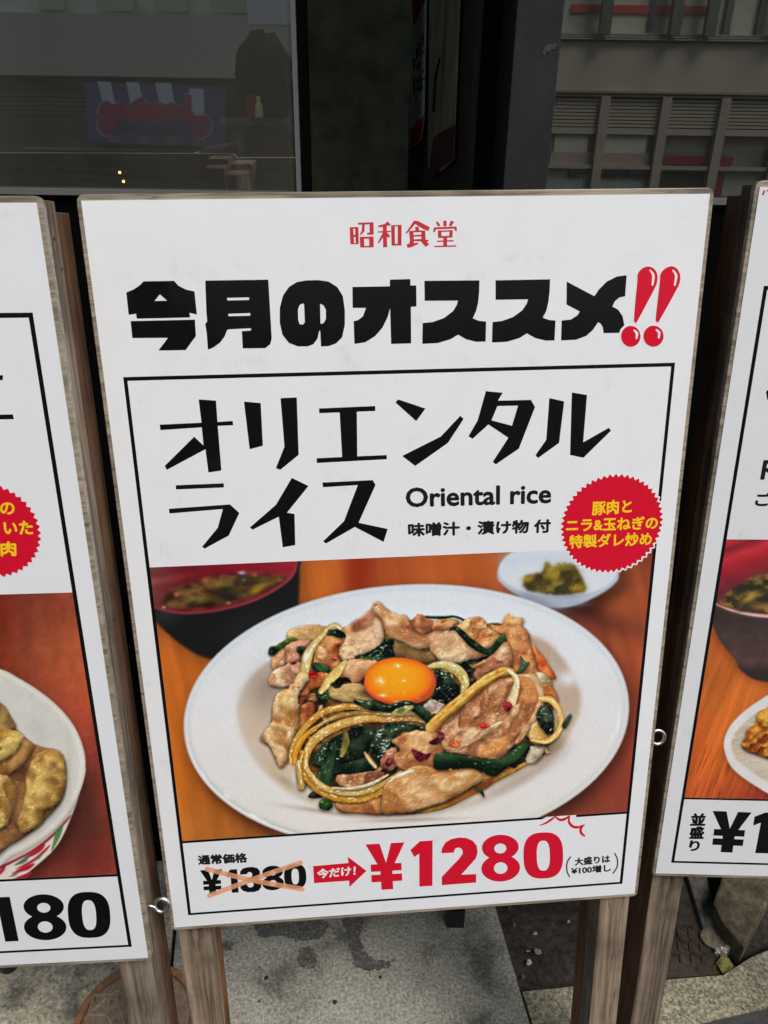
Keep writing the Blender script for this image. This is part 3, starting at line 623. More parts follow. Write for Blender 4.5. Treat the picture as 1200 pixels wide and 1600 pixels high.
    P([(582, 1158), (590, 1142), (606, 1131), (626, 1130), (648, 1132), (671, 1138), (662, 1144), (632, 1141), (616, 1150), (617, 1168), (606, 1186), (592, 1192), (578, 1178)], (30, 66, 46), (70, 108, 78), (10, 28, 22), 192, 5, 1.8, 6, .9, thr=.5)
    P([(596, 1156), (612, 1154), (620, 1166), (604, 1180), (592, 1172)], (28, 58, 44), (120, 150, 138), (12, 30, 24), 193, 5, 2.0, 4, 1.0, 0, thr=.4)
    # centre front meat
    P([(600, 1178), (616, 1168), (624, 1182), (620, 1198), (606, 1204), (594, 1196)], (176, 112, 84), (206, 148, 116), (112, 58, 46), 194, 4, 1.4, 5, .5)
    P([(612, 1158), (630, 1147), (650, 1141), (674, 1143), (692, 1140), (700, 1160), (690, 1184), (676, 1204), (650, 1208), (630, 1203), (617, 1194), (616, 1182), (624, 1170)], (210, 156, 106), (230, 188, 140), (166, 104, 62), 195, 8, 1.7, 7, .35)
    P([(688, 1140), (704, 1118), (724, 1100), (746, 1082), (768, 1064), (790, 1060), (816, 1053), (835, 1060), (846, 1075), (848, 1095), (844, 1110), (838, 1122), (826, 1140), (812, 1160), (800, 1176), (780, 1186), (756, 1185), (734, 1181), (712, 1178), (692, 1168)], (198, 144, 104), (224, 178, 138), (156, 100, 66), 196, 10, 2.0, 6, .4, .65)
    P([(812, 1058), (828, 1060), (840, 1074), (840, 1094), (826, 1102), (812, 1098), (810, 1078)], (206, 134, 76), (222, 158, 98), (170, 100, 56), 197, 5, 1.3, 5, .2, 0, rim=.2)
    T([(812, 1056), (830, 1058), (842, 1072), (845, 1094), (838, 1116), (824, 1138), (808, 1160)], [4, 8, 9, 9, 9, 8, 5], (224, 172, 118), (240, 204, 156), (190, 134, 82), 198, .4, 0, bump=1.2, alpha=.85)
    T([(716, 1172), (742, 1156), (766, 1138), (786, 1122), (796, 1112)], [2, 5, 5, 4, 2], (146, 94, 60), (196, 148, 104), (96, 60, 38), 199, .2, 0, bump=1.2, alpha=.8)
    T([(730, 1164), (752, 1150), (774, 1134), (784, 1128)], [3, 7, 6, 2], (222, 180, 134), (240, 208, 168), (190, 140, 96), 200, .4, .3, bump=1.5)
    P([(724, 1150), (740, 1138), (752, 1142), (744, 1152), (730, 1160)], (222, 186, 146), (238, 212, 180), (190, 140, 98), 201, 3, 1.6, 4, .4, .1)
    P([(756, 1168), (776, 1158), (794, 1150), (788, 1168), (770, 1180), (752, 1180)], (214, 146, 76), (230, 172, 108), (184, 116, 54), 202, 4, 1.4, 5, .4, 0, rim=.15)
    P([(692, 1122), (706, 1116), (714, 1104), (726, 1096), (720, 1112), (708, 1124), (696, 1130)], (220, 176, 130), (238, 204, 162), (178, 122, 80), 203, 4, 1.6, 4, .4, .2)
    # golden stalk over the top
    T([(674, 1137), (692, 1119), (716, 1098), (740, 1079), (764, 1060), (784, 1050), (798, 1050)], [15, 15, 14, 14, 13, 12, 9], (206, 150, 52), (226, 178, 88), (174, 114, 26), 204, .3, .6)
    c.onion([(682, 1130), (716, 1099), (752, 1070), (790, 1049)], [5, 6, 6, 3], 207, (222, 176, 84), (236, 200, 118), (196, 140, 50), .6, .3, 2, 0)
    c.onion([(794, 1048), (804, 1056), (807, 1068), (804, 1082), (800, 1095)], [5, 8, 10, 13, 15], 205, (232, 204, 146), (246, 230, 190), (200, 150, 80), .96, .6)
    # right ring
    P([(820, 1172), (838, 1164), (854, 1160), (848, 1180), (836, 1192), (822, 1190)], (196, 180, 150), (220, 208, 180), (150, 130, 104), 206, 4, 1.0, 7, .3, .4)
    P([(826, 1150), (834, 1130), (850, 1120), (872, 1128), (870, 1148), (854, 1162), (836, 1164)], (222, 194, 122), (238, 218, 160), (184, 146, 74), 207, 6, .8, 9, .3)
    P([(844, 1103), (858, 1104), (866, 1122), (864, 1144), (855, 1149), (846, 1138), (838, 1122)], (34, 58, 46), (88, 112, 94), (14, 28, 24), 208, 5, 1.8, 4, .8, .4)
    c.onion([(846, 1092), (860, 1094), (872, 1108), (877, 1128), (870, 1146), (854, 1158), (832, 1156)], [8, 11, 9, 8, 9, 9, 4], 209, (222, 170, 76), (240, 206, 126), (186, 124, 40), .96, .4, 2)
    P([(890, 1116), (893, 1121), (884, 1138), (879, 1137), (879, 1130)], (44, 52, 44), (70, 80, 66), (22, 28, 24), 210, 2, .4, 5, .2, .3, .4)
    P([(790, 1178), (812, 1160), (828, 1166), (820, 1186), (800, 1200)], (52, 54, 44), (92, 88, 70), (28, 28, 24), 211, 4, .9, 7, .15, .3)
    # bottom slice and the long leek
    P([(598, 1240), (604, 1222), (628, 1207), (652, 1196), (680, 1200), (712, 1202), (736, 1199), (752, 1210), (752, 1219), (736, 1230), (720, 1241), (700, 1251), (678, 1259), (648, 1268), (620, 1272), (597, 1270)], (212, 162, 106), (234, 200, 154), (172, 112, 60), 212, 9, 1.5, 9, .35, .6, gang=-.35, grain=.8)
    P([(690, 1222), (712, 1208), (738, 1204), (746, 1214), (728, 1226), (700, 1240), (686, 1236)], (222, 182, 130), (238, 210, 168), (196, 148, 94), 213, 5, 1.2, 6, .4, 0, rim=.1)
    T([(608, 1222), (626, 1212), (646, 1204)], [3, 6, 3], (238, 214, 180), (250, 240, 226), (214, 176, 130), 214, .8, 0, alpha=.8)
    P([(678, 1184), (686, 1176), (710, 1178), (736, 1185), (762, 1188), (786, 1184), (802, 1172), (816, 1161), (826, 1166), (812, 1186), (794, 1198), (772, 1213), (755, 1206), (736, 1200), (710, 1201), (681, 1202)], (34, 76, 48), (58, 104, 64), (14, 40, 28), 215, 6, 1.0, 8, .5, .6, .5, gang=.1, grain=2.5, thr=.58)
    # chilli flakes
    for pts, cc in [([(484, 1052), (492, 1049), (497, 1054), (493, 1059), (484, 1059)], (176, 22, 30)), ([(453, 1036), (460, 1033), (464, 1036), (457, 1039)], (176, 26, 34)), ([(787, 1096), (798, 1098), (800, 1104), (793, 1113), (787, 1106)], (120, 18, 42)), ([(748, 1132), (758, 1130), (765, 1135), (754, 1138)], (196, 36, 36)), ([(704, 1160), (716, 1158), (717, 1165), (706, 1167)], (222, 84, 40)),
                    ([(643, 1170), (655, 1174), (664, 1178), (674, 1176), (670, 1184), (658, 1190), (648, 1184)], (104, 20, 40)), ([(670, 1160), (684, 1150), (681, 1142), (694, 1146), (692, 1156), (680, 1164)], (86, 34, 44)), ([(523, 1007), (530, 1005), (531, 1010), (524, 1011)], (190, 48, 36)), ([(520, 1027), (526, 1026), (526, 1031), (520, 1032)], (214, 96, 96)), ([(602, 1190), (610, 1182), (613, 1192), (606, 1198)], (110, 42, 48))]:
        c.piece(pts, cc, tuple(min(255, int(v * 1.35 + 20)) for v in cc), tuple(int(v * .6) for v in cc), 300 + int(pts[0][0]), 2, .6, 3, .4, .25, .6)
    c.glow(690, 1136, 14, 10, (170, 80, 76), .3)
    # flecks of pepper and oil
    rg = random.Random(9)
    for k in range(46):
        x, y = rg.uniform(430, 860), rg.uniform(970, 1262)
        if ((x - 645) / 215) ** 2 + ((y - 1115) / 140) ** 2 > .9 or ((x - 625) / 62) ** 2 + ((y - 1064) / 42) ** 2 < 1: continue
        r = rg.uniform(.8, 1.9); q = [(x + r * rg.uniform(.6, 1.5) * math.cos(t), y + r * rg.uniform(.5, 1.2) * math.sin(t)) for t in (0, 1.2, 2.5, 3.8, 5.1)]
        c.flat(q, rg.choice([(250, 240, 220), (252, 246, 232), (110, 40, 26), (70, 44, 26), (176, 60, 34), (236, 196, 120)]), .4, rg.uniform(.5, .9))
    # printing contrast
    hw = c.win(hq, 14); sub = c.img[hw]; em = np.clip(1.25 - ((X[hw] - 650) / 262) ** 2 - ((Y[hw] - 1112) / 178) ** 2, 0, .25)[..., None] * 4
    c.img[hw] = np.clip(sub + em * (.24 * (sub - blur(sub, 3.0)) + .16 * (sub - blur(sub, 16))), 0, 1)
    hl = fbm(X / 1.6, Y / 1.6, 77, 2)[..., None]
    c.img = np.clip(c.img * (.965 + .07 * hl), 0, 1)
    return c

def paint_curry_bowl():
    c = Canvas(-40, 916, 192, 1382, 2.0)
    X, Y = c.X, c.Y
    tab = grad([(0, (150, 66, 46)), (.2, (174, 88, 52)), (.45, (160, 68, 46)), (.65, (134, 56, 44)), (.85, (112, 48, 38)), (1, (140, 60, 46))], (Y - 920) / 450)
    k = grad([(0, (138, 72, 62)), (.5, (200, 200, 200)), (1, (255, 255, 255))], np.clip(X / 130, 0, 1))
    tab = tab * (.35 + .7 * k) * (.82 + .36 * fbm(X / 26, Y / 60, 3, 4)[..., None])
    tab = tab * (.92 + .16 * fbm(X / 7, Y / 7, 8, 3)[..., None])
    c.img = np.clip(tab, 0, 1)
    c.glow(40, 980, 12, 60, (110, 50, 44), .5); c.glow(140, 1270, 14, 60, (72, 44, 36), .7, 2, .05); c.glow(112, 1300, 30, 40, (84, 48, 40), .6); c.glow(140, 1340, 26, 26, (112, 36, 34), .5)
    body = [(130, 1200), (124, 1240), (110, 1280), (90, 1320), (60, 1350), (20, 1378), (-40, 1390), (-40, 1300), (60, 1280)]
    c.shade(spline(body), .5, (8, 6), 10)
    c.flat(body, (228, 216, 202), .7)
    for pts, cc in [([(-2, 1354), (20, 1344), (50, 1328), (80, 1305), (108, 1276), (109, 1278), (82, 1308), (52, 1331), (22, 1347), (-2, 1358)], (150, 34, 52)),
                    ([(38, 1341), (55, 1328), (70, 1318), (66, 1328), (52, 1337)], (176, 30, 50)), ([(22, 1352), (44, 1337), (40, 1347)], (70, 116, 92)), ([(24, 1358), (52, 1342), (78, 1320), (70, 1332), (50, 1348)], (166, 32, 52)),
                    ([(54, 1344), (64, 1334), (62, 1341)], (70, 116, 92)), ([(18, 1366), (36, 1354), (54, 1349), (46, 1358), (34, 1362)], (176, 28, 46)), ([(14, 1370), (30, 1362), (24, 1368)], (70, 116, 92)), ([(20, 1374), (50, 1362), (40, 1372)], (170, 30, 46)),
                    ([(-4, 1366), (4, 1354), (9, 1353), (6, 1361), (-3, 1369)], (176, 40, 62)), ([(98, 1288), (96, 1302), (86, 1322), (80, 1330), (84, 1312), (88, 1298)], (84, 132, 84))]:
        c.flat(pts, cc, .6)
    rim = [(-40, 1042), (2, 1046), (30, 1060), (62, 1080), (92, 1105), (116, 1135), (130, 1168), (133.5, 1198), (128, 1228), (112, 1262), (90, 1290), (60, 1315), (20, 1336), (-40, 1352)]
    rp = spline(rim); c.shade(rp, .3, (3, 3), 4)
    w = c.win(rp, 4); m = c.mask(rp, w); x, y = X[w], Y[w]
    col = grad([(0, (206, 204, 196)), (.5, (218, 215, 206)), (1, (204, 200, 190))], (y - 1040) / 310) * (.97 + .06 * fbm(x / 20, y / 20, 5, 2)[..., None])
    e = np.clip(blur(m, 8 * c.S) * 2 - 1, 0, 1); col = col + (np.exp(-((e - .5) / .25) ** 2) * .06)[..., None]
    c.over(w, m, np.clip(col, 0, 1))
    c.glow(108, 1200, 5, 50, (184, 180, 168), .5); c.glow(60, 1140, 16, 40, (196, 192, 182), .5, 2, -.7); c.glow(60, 1290, 50, 6, (190, 186, 176), .5, 2, -.6)
    curry = [(-40, 1086), (0, 1100), (14, 1116), (28, 1142), (52, 1162), (84, 1172), (98, 1182), (103, 1205), (100, 1240), (88, 1262), (60, 1290), (20, 1318), (-40, 1334)]
    P = c.piece
    P(curry, (150, 106, 62), (176, 132, 76), (104, 66, 46), 31, 6, 1.6, 9, .4, .5, .8)
    P([(-40, 1096), (0, 1098), (16, 1120), (24, 1136), (0, 1146), (-40, 1140)], (170, 138, 86), (200, 168, 110), (120, 92, 56), 32, 7, 1, 8, .2)
    P([(62, 1176), (84, 1171), (98, 1181), (103, 1205), (101, 1234), (90, 1256), (70, 1268), (66, 1284), (52, 1296), (34, 1300), (26, 1284), (36, 1258), (40, 1232), (44, 1200)], (188, 148, 78), (226, 196, 118), (142, 98, 48), 33, 9, 3.2, 8, .45, thr=.5)
    P([(20, 1146), (46, 1158), (52, 1172), (40, 1192), (14, 1210), (-10, 1216), (0, 1180)], (172, 130, 70), (198, 156, 92), (128, 86, 44), 34, 7, 1.4, 9, .35)
    P([(-40, 1136), (6, 1138), (34, 1146), (34, 1158), (24, 1176), (0, 1190), (-40, 1196)], (202, 170, 92), (228, 202, 122), (164, 124, 50), 35, 8, 2.2, 7, .4, thr=.5)
    P([(-40, 1210), (4, 1210), (20, 1222), (27, 1238), (20, 1270), (6, 1292), (-40, 1310)], (196, 160, 88), (228, 200, 126), (150, 106, 52), 36, 8, 2.8, 6, .4, thr=.5)
    c.glow(35, 1202, 10, 9, (74, 46, 36), .8, 2, -.5); c.glow(24, 1256, 10, 22, (120, 82, 62), .5, 2, .3); c.glow(1, 1170, 2, 2, (40, 44, 20), .9)
    c.img = np.clip(c.img * (.965 + .07 * fbm(X / 1.6, Y / 1.6, 78, 2)[..., None]), 0, 1)
    return c

def paint_set_meal():
    c = Canvas(1060, 838, 1260, 1272, 2.0)
    X, Y = c.X, c.Y
    tab = grad([(0, (226, 112, 52)), (.45, (236, 126, 52)), (.75, (224, 110, 46)), (1, (206, 92, 48))], (Y - 960) / 300)
    U = X * .93 + Y * .36; V = -X * .36 + Y * .93
    g = fbm(U / 9, V / 120, 4, 4, .6); f = fbm(U / 3.2, V / 50, 9, 3)
    tab = tab * (.74 + .42 * g[..., None]) * (.9 + .2 * f[..., None] * np.clip((Y - 1080) / 120, .15, 1)[..., None])
    lines = np.clip((np.abs(np.sin(U / 3.3 + 5 * g)) - .9) * 10, 0, 1) * np.clip((Y - 1130) / 60, 0, 1) * np.clip((fbm(U / 10, V / 26, 2, 2) - .3) * 3, 0, 1)
    c.img = np.clip(tab * (1 - .3 * lines[..., None]), 0, 1)
    c.glow(1190, 1250, 40, 20, (150, 46, 44), .7); c.glow(1092, 1120, 10, 60, (232, 96, 42), .4)
    body = [(1110, 940), (1112, 966), (1120, 990), (1132, 1010), (1150, 1030), (1155, 1042), (1175, 1058), (1200, 1064), (1262, 1066), (1262, 930)]
    c.shade(spline(body), .3, (-3, 5), 6)
    w, m = c.flat(body, (66, 50, 50), 1.2)
    mm = np.zeros_like(X); mm[w] = m
    bb = grad([(0, (60, 46, 46)), (.4, (70, 58, 54)), (.8, (88, 64, 64)), (1, (52, 44, 42))], (Y - 945) / 110) * (.85 + .3 * fbm(X / 14, Y / 14, 14, 3)[..., None])
    c.img = c.img * (1 - mm[..., None]) + bb * mm[..., None]
    c.flat([(1152, 1040), (1175, 1052), (1210, 1056), (1262, 1056), (1262, 1080), (1200, 1066), (1172, 1058)], (52, 44, 40), 1.2)
    c.flat([(1100, 935), (1118, 947), (1140, 957), (1166, 964), (1200, 968), (1262, 968), (1262, 830), (1100, 830)], (80, 72, 70), .8)
    c.flat([(1100, 928), (1118, 944), (1140, 954), (1166, 961), (1200, 965), (1262, 965), (1262, 830), (1100, 830)], (240, 196, 186), .7)
    w, m = c.flat([(1100, 922), (1118, 941), (1142, 950.5), (1168, 956), (1200, 959), (1262, 959), (1262, 830), (1100, 830)], (150, 34, 44), .9)
    mm = np.zeros_like(X); mm[w] = m
    s = (Y - 842) + (X - 1130) * .38
    inn = grad([(0, (206, 78, 56)), (.06, (196, 60, 52)), (.18, (134, 36, 46)), (.3, (196, 52, 62)), (.45, (168, 38, 50)), (.7, (120, 42, 52)), (1, (84, 40, 44))], s / 110)
    inn = inn * (.92 + .16 * fbm(X / 20, Y / 10, 16, 2)[..., None])
    c.img = c.img * (1 - mm[..., None]) + inn * mm[..., None]
    sp = [(1124, 944), (1134, 930), (1148, 918), (1166, 908), (1190, 898), (1262, 896), (1262, 957), (1180, 956), (1150, 950)]
    q = spline(sp); w = c.win(q, 10); m = c.mask(q, w, 2, 5, 2.2); x, y = X[w], Y[w]
    c.over(w, m * .95, grad([(.3, (36, 40, 32)), (.48, (62, 58, 40)), (.6, (150, 112, 50)), (.8, (176, 128, 70))], fbm(x / 16, y / 9, 23, 3)))
    for a in [(1162, 922, 18, 8, (44, 46, 38), .85, 2, -.5), (1172, 934, 16, 6, (196, 156, 60), .9, 2, -.5), (1165, 950, 14, 5, (52, 54, 44), .8, 2, -.3), (1192, 922, 10, 10, (36, 44, 36), .8), (1184, 902, 10, 4, (160, 124, 70), .7, 2, -.4), (1190, 948, 18, 6, (170, 122, 62), .7), (1132, 938, 5, 6, (150, 90, 60), .6)]: c.glow(*a)
    plate = [(1131, 1166), (1134, 1148), (1144, 1130), (1162, 1112), (1184, 1096), (1210, 1082), (1262, 1070), (1262, 1270), (1215, 1248), (1190, 1234), (1165, 1218), (1146, 1202), (1136, 1186)]
    pp = spline(plate); c.shade(pp, .4, (2, 4), 5)
    w = c.win(pp, 4); m = c.mask(pp, w)
    c.over(w, m, C3((232, 230, 226)) * (.97 + .05 * fbm(X[w] / 20, Y[w] / 20, 6, 2)[..., None]))
    w, m = c.flat([(1143, 1166), (1146, 1150), (1156, 1136), (1174, 1120), (1196, 1108), (1262, 1092), (1262, 1246), (1215, 1228), (1190, 1216), (1166, 1200), (1150, 1186)], (204, 190, 168), 1.2)
    mm = np.zeros_like(X); mm[w] = m
    tex = fbm(X / 12 + Y / 30, Y / 4, 26, 3)[..., None]
    c.img = c.img * (1 - mm[..., None]) + np.clip(c.img * (.86 + .3 * tex), 0, 1) * mm[..., None]
    c.glow(1192, 1196, 22, 12, (222, 212, 196), .7)
    P = c.piece
    kr = [(1158, 1164), (1164, 1152), (1168, 1140), (1180, 1132), (1184, 1116), (1196, 1108), (1225, 1100), (1225, 1190), (1200, 1184), (1182, 1178), (1166, 1172)]
    P(kr, (204, 118, 40), (238, 172, 66), (124, 52, 24), 61, 8, 3.4, 4, .5, .8, 2.4, thr=.5)
    P([(1182, 1118), (1196, 1110), (1225, 1104), (1225, 1135), (1200, 1138), (1186, 1134)], (222, 142, 44), (244, 186, 76), (156, 76, 28), 62, 6, 3.0, 4, .5, .4, 2)
    c.glow(1172, 1146, 7, 5, (124, 52, 26), .6); c.glow(1192, 1160, 6, 3, (92, 44, 20), .7); c.glow(1194, 1140, 6, 5, (130, 50, 28), .6)
    c.img = np.clip(c.img * (.96 + .08 * fbm(X / 1.6, Y / 1.6, 79, 2)[..., None]), 0, 1)
    return c
# ------------------------------------------------------------ the three menu stands
PW, PH = .594, .8502                       # the printed sheet
POSE = {'oriental': [0.31579, -0.07286, -0.02761, -0.27712, -0.2849, 0.70285], 'curry': [0.34722, -0.05248, -0.01453, -0.88363, -0.24499, 0.61354], 'meal': [0.37337, 0.04688, -0.00473, 0.35373, -0.30612, 0.72312]}
def rod(w):
    w = np.array(w); t = np.linalg.norm(w); k = w / t; K = np.array([[0, -k[2], k[1]], [k[2], 0, -k[0]], [-k[1], k[0], 0]])
    return np.eye(3) + math.sin(t) * K + (1 - math.cos(t)) * K @ K

class Stand:
    """Local frame: x along the board, y away from the viewer, z up the board; origin on the pavement."""
    def __init__(s, key, label, group):
        p = POSE[key]; R = RC @ rod(p[:3]); u, v, n = R[:, 0], R[:, 1], R[:, 2]
        tl = RC @ np.array(p[3:]) + np.array([0, 0, EYE])
        top = tl + u * PW / 2; t = top[2] / -v[2]
        s.o = top + v * t; s.top = t; s.bot = t - PH
        s.A = np.stack([u, n, -v], 1)
        s.root = empty('menu_stand', (0, 0, 0), label, 'menu stand', group)
        M4 = np.eye(4); M4[:3, :3] = s.A; M4[:3, 3] = s.o; s.root.matrix_world = Matrix(M4.tolist())
    def lp(s, px, py, y=0.0):
        d = s.A.T @ ray(px, py); c = s.A.T @ (np.array([0, 0, EYE]) - s.o); t = (y - c[1]) / d[1]
        return np.array([c[0] + d[0] * t, y, c[2] + d[2] * t])
    # -- printing
    def fill(s, mb, loops, y, px=True):
        """Flat fill of an outline (first loop) with holes (other loops)."""
        L3 = [[Vector(s.lp(a, b, y)) if px else Vector((a, y, b)) for a, b in lp] for lp in loops]
        flat = [q for l in L3 for q in l]
        tris = geometry.tessellate_polygon(L3)
        mb.add(flat, [t for t in tris])
    def quad(s, BL, BR, TL, y):
        a, b, c = s.lp(*BL, y), s.lp(*BR, y), s.lp(*TL, y)
        return lambda u, v: a + (b - a) * u + (c - a) * v
    def glyph(s, mb, loops, BL, BR, TL, y):
        q = s.quad(BL, BR, TL, y)
        L3 = [[Vector(q(a, b)) for a, b in lp] for lp in loops]
        mb.add([p for l in L3 for p in l], [t for t in geometry.tessellate_polygon(L3)])
    def stroke(s, mb, pts, w, y):
        """Round-ended pen stroke; w in photograph pixels at that place."""
        q = spline(pts, False, 8); t = np.gradient(q, axis=0); t /= np.linalg.norm(t, axis=1)[:, None] + 1e-9
        wd = np.interp(np.linspace(0, 1, len(q)), np.linspace(0, 1, len(w)), w) if np.ndim(w) else np.full(len(q), float(w))
        nn = np.stack([-t[:, 1], t[:, 0]], 1) * wd[:, None] / 2
        a0 = math.atan2(nn[0][1], nn[0][0]); e = [q[0] + wd[0] / 2 * np.array([math.cos(a0 + k * math.pi / 6), math.sin(a0 + k * math.pi / 6)]) for k in range(1, 6)]
        a1 = math.atan2(-nn[-1][1], -nn[-1][0]); e1 = [q[-1] + wd[-1] / 2 * np.array([math.cos(a1 + k * math.pi / 6), math.sin(a1 + k * math.pi / 6)]) for k in range(1, 6)]
        out = list(q + nn)[::-1]
        s.fill(mb, [[tuple(p) for p in (list((q + nn)[::-1]) + e + list(q - nn) + e1)]], y)
    def text(s, mb, string, BL, BR, TL, y, bold=.0):
        cu = D.curves.new('lettering', 'FONT'); cu.body = string; cu.resolution_u = 3
        o = D.objects.new('lettering', cu); COL.objects.link(o)
        dg = bpy.context.evaluated_depsgraph_get(); me = D.meshes.new_from_object(o.evaluated_get(dg))
        v = np.array([p.co[:2] for p in me.vertices]); lo, hi = v.min(0), v.max(0); v = (v - lo) / (hi - lo)
        q = s.quad(BL, BR, TL, y); fc = [tuple(f.vertices) for f in me.polygons]
        hgt = np.linalg.norm(q(0, 1) - q(0, 0)); e = bold * hgt            # heavier strokes: the same glyphs, nudged around
        for k, (dx, dz) in enumerate([(0, 0), (e, 0), (-e, 0), (0, e), (0, -e), (e * .7, e * .7), (-e * .7, -e * .7), (e * .7, -e * .7), (-e * .7, e * .7)] if bold else [(0, 0)]):
            mb.add([q(a, b) + np.array([dx, -.000006 * k, dz]) for a, b in v], fc)
        D.objects.remove(o); D.meshes.remove(me); D.curves.remove(cu)
    def put(s, name, mb, mt, parent):
        return mb.build(name, mt, parent, fix=False)
    def picture(s, canvas, x0, x1, z0, z1, y, parent, nx):
        """The photograph on the print: a fine grid whose vertices carry the ink colours."""
        nz = int(nx * (z1 - z0) / (x1 - x0))
        gx, gz = np.meshgrid(np.linspace(x0, x1, nx), np.linspace(z0, z1, nz))
        P3 = np.stack([gx.ravel(), np.full(gx.size, y), gz.ravel()], 1)
        Wd = P3 @ s.A.T + s.o - np.array([0, 0, EYE]); C = Wd @ RC
        px = CX + F * C[:, 0] / C[:, 2]; py = CY + F * C[:, 1] / C[:, 2]
        fx = np.clip((px - canvas.x0) * canvas.S - .5, 0, canvas.W - 1.01); fy = np.clip((py - canvas.y0) * canvas.S - .5, 0, canvas.H - 1.01)
        ix, iy = fx.astype(int), fy.astype(int); tx, ty = (fx - ix)[:, None], (fy - iy)[:, None]; I = canvas.img
        c = (I[iy, ix] * (1 - tx) + I[iy, ix + 1] * tx) * (1 - ty) + (I[iy + 1, ix] * (1 - tx) + I[iy + 1, ix + 1] * tx) * ty
        lin = np.where(c < .04045, c / 12.92, ((c + .055) / 1.055) ** 2.4) * INK_GAIN
        me = D.meshes.new('food_picture')
        a = np.arange(nx * nz).reshape(nz, nx)
        f = np.stack([a[:-1, :-1], a[:-1, 1:], a[1:, 1:], a[1:, :-1]], -1).reshape(-1, 4)
        me.vertices.add(len(P3)); me.vertices.foreach_set('co', P3.astype(np.float32).ravel())
        me.loops.add(f.size); me.loops.foreach_set('vertex_index', f.ravel().astype(np.int32))
        me.polygons.add(len(f)); me.polygons.foreach_set('loop_start', (np.arange(len(f)) * 4).astype(np.int32))
        me.update(calc_edges=True)
        at = me.color_attributes.new('print', 'FLOAT_COLOR', 'POINT')
        at.data.foreach_set('color', np.concatenate([np.clip(lin, 0, .95), np.ones((len(lin), 1))], 1).astype(np.float32).ravel())
        return link('food_picture', me, PRINT, parent)
    # -- joinery
    def carcass(s, leg_mat, edge=(.0042, .0055, .0052), leg_w=.04, rear_mat=None):
        h = PW / 2; e, et, eb = edge; t0 = s.top; b0 = s.bot; r = .007
        def rr(x0, x1, z0, z1):
            out = []
            for cx, cz, a in ((x1 - r, z1 - r, 0), (x0 + r, z1 - r, 90), (x0 + r, z0 + r, 180), (x1 - r, z0 + r, 270)):
                out += [(cx + r * math.cos(math.radians(a + k * 22.5)), cz + r * math.sin(math.radians(a + k * 22.5))) for k in range(5)]
            return out
        MB().prism(rr(-h - e, h + e, b0 - eb, t0 + et), 0, .009, lambda a, b, w: (a, w, b)).build('panel', PLY, s.root, bevel=.0008)
        s.sheet = MB().prism([(-h, b0), (h, b0), (h, t0), (-h, t0)], -.0006, -.0001, lambda a, b, w: (a, w, b)).build('printed_sheet', PAPER, s.root)
        for sx in (-1, 1):
            xo = sx * (h - .001); xi = sx * (h - .001 - leg_w)
            MB().box((min(xo, xi), .0105, .003), (max(xo, xi), .047, t0 + .003)).build('leg', leg_mat, s.root, bevel=.0015)
            # rear leg, folded flat against the front one
            xo2 = sx * (h - .002); xi2 = sx * (h - .002 - leg_w + .003)
            MB().box((min(xo2, xi2), .0485, .009), (max(xo2, xi2), .086, t0 - .006)).build('leg', rear_mat or leg_mat, s.root, bevel=.0015)
        MB().box((-h + .043, .0105, b0 + .02), (h - .043, .036, b0 + .06)).build('rail', leg_mat, s.root, bevel=.001)
    def screw_eye(s, x, y, z, R=.0088, r=.0024, tilt=.5, shank=.010):
        ring = [(x + shank + R + R * math.cos(a), y + R * .35 * math.sin(a) * tilt, z + R * math.sin(a)) for a in [math.pi + .22 + k * (2 * math.pi - .44) / 22 for k in range(23)]]
        MB().tube([(x - .004, y, z + .001), (x + shank * .6, y, z)] + ring, r, 10).build('screw_eye', STEEL, s.root, smooth=True)

def zoomed(x0, y0, k):
    return lambda *pts: [(x0 + a / k, y0 + b / k) for a, b in pts]
# heavy numerals and the yen sign in a unit box
YEN = [[(0, 1), (.36, 1), (.5, .585), (.655, 1), (1, 1), (.725, .565), (.90, .565), (.90, .405), (.655, .405), (.655, .335), (.90, .335), (.90, .175), (.655, .175), (.655, 0), (.345, 0), (.345, .175), (.10, .175), (.10, .335), (.345, .335), (.345, .405), (.10, .405), (.10, .565), (.275, .565)]]
ONE = [[(0, .80), (.42, 1), (1, 1), (1, 0), (.40, 0), (.40, .745), (.17, .655)]]
ZERO = [ell(.5, .5, .5, .5, 56, 2.7), ell(.5, .5, .165, .325, 40, 2.7)]
def _eight():
    o = []
    for i in range(72):
        a = 2 * math.pi * i / 72; d = (math.cos(a), math.sin(a)); best = 0
        for cy, rx, ry in ((.735, .47, .265), (.288, .5, .288)):
            A = (d[0] / rx) ** 2 + (d[1] / ry) ** 2; B = 2 * d[1] * (.5 - cy) / ry ** 2; C = ((.5 - cy) / ry) ** 2 - 1
            q = B * B - 4 * A * C
            if q > 0: best = max(best, (-B + math.sqrt(q)) / (2 * A))
        o.append((.5 + d[0] * best, .5 + d[1] * best))
    return o
EIGHT = [_eight(), ell(.5, .712, .155, .105, 28), ell(.5, .292, .175, .125, 28)]
THREE = [[(.02, .72), (.06, .86), (.18, .96), (.38, 1), (.64, 1), (.84, .95), (.95, .83), (.95, .67), (.88, .57), (.78, .52), (.92, .45), (.99, .33), (.97, .17), (.86, .05), (.66, 0), (.34, 0), (.13, .06), (.02, .18), (0, .32), (.33, .32), (.36, .22), (.48, .185), (.60, .22), (.64, .30), (.59, .39), (.48, .425), (.34, .425), (.34, .575), (.46, .575), (.57, .62), (.60, .70), (.56, .78), (.47, .81), (.38, .78), (.35, .72)]]

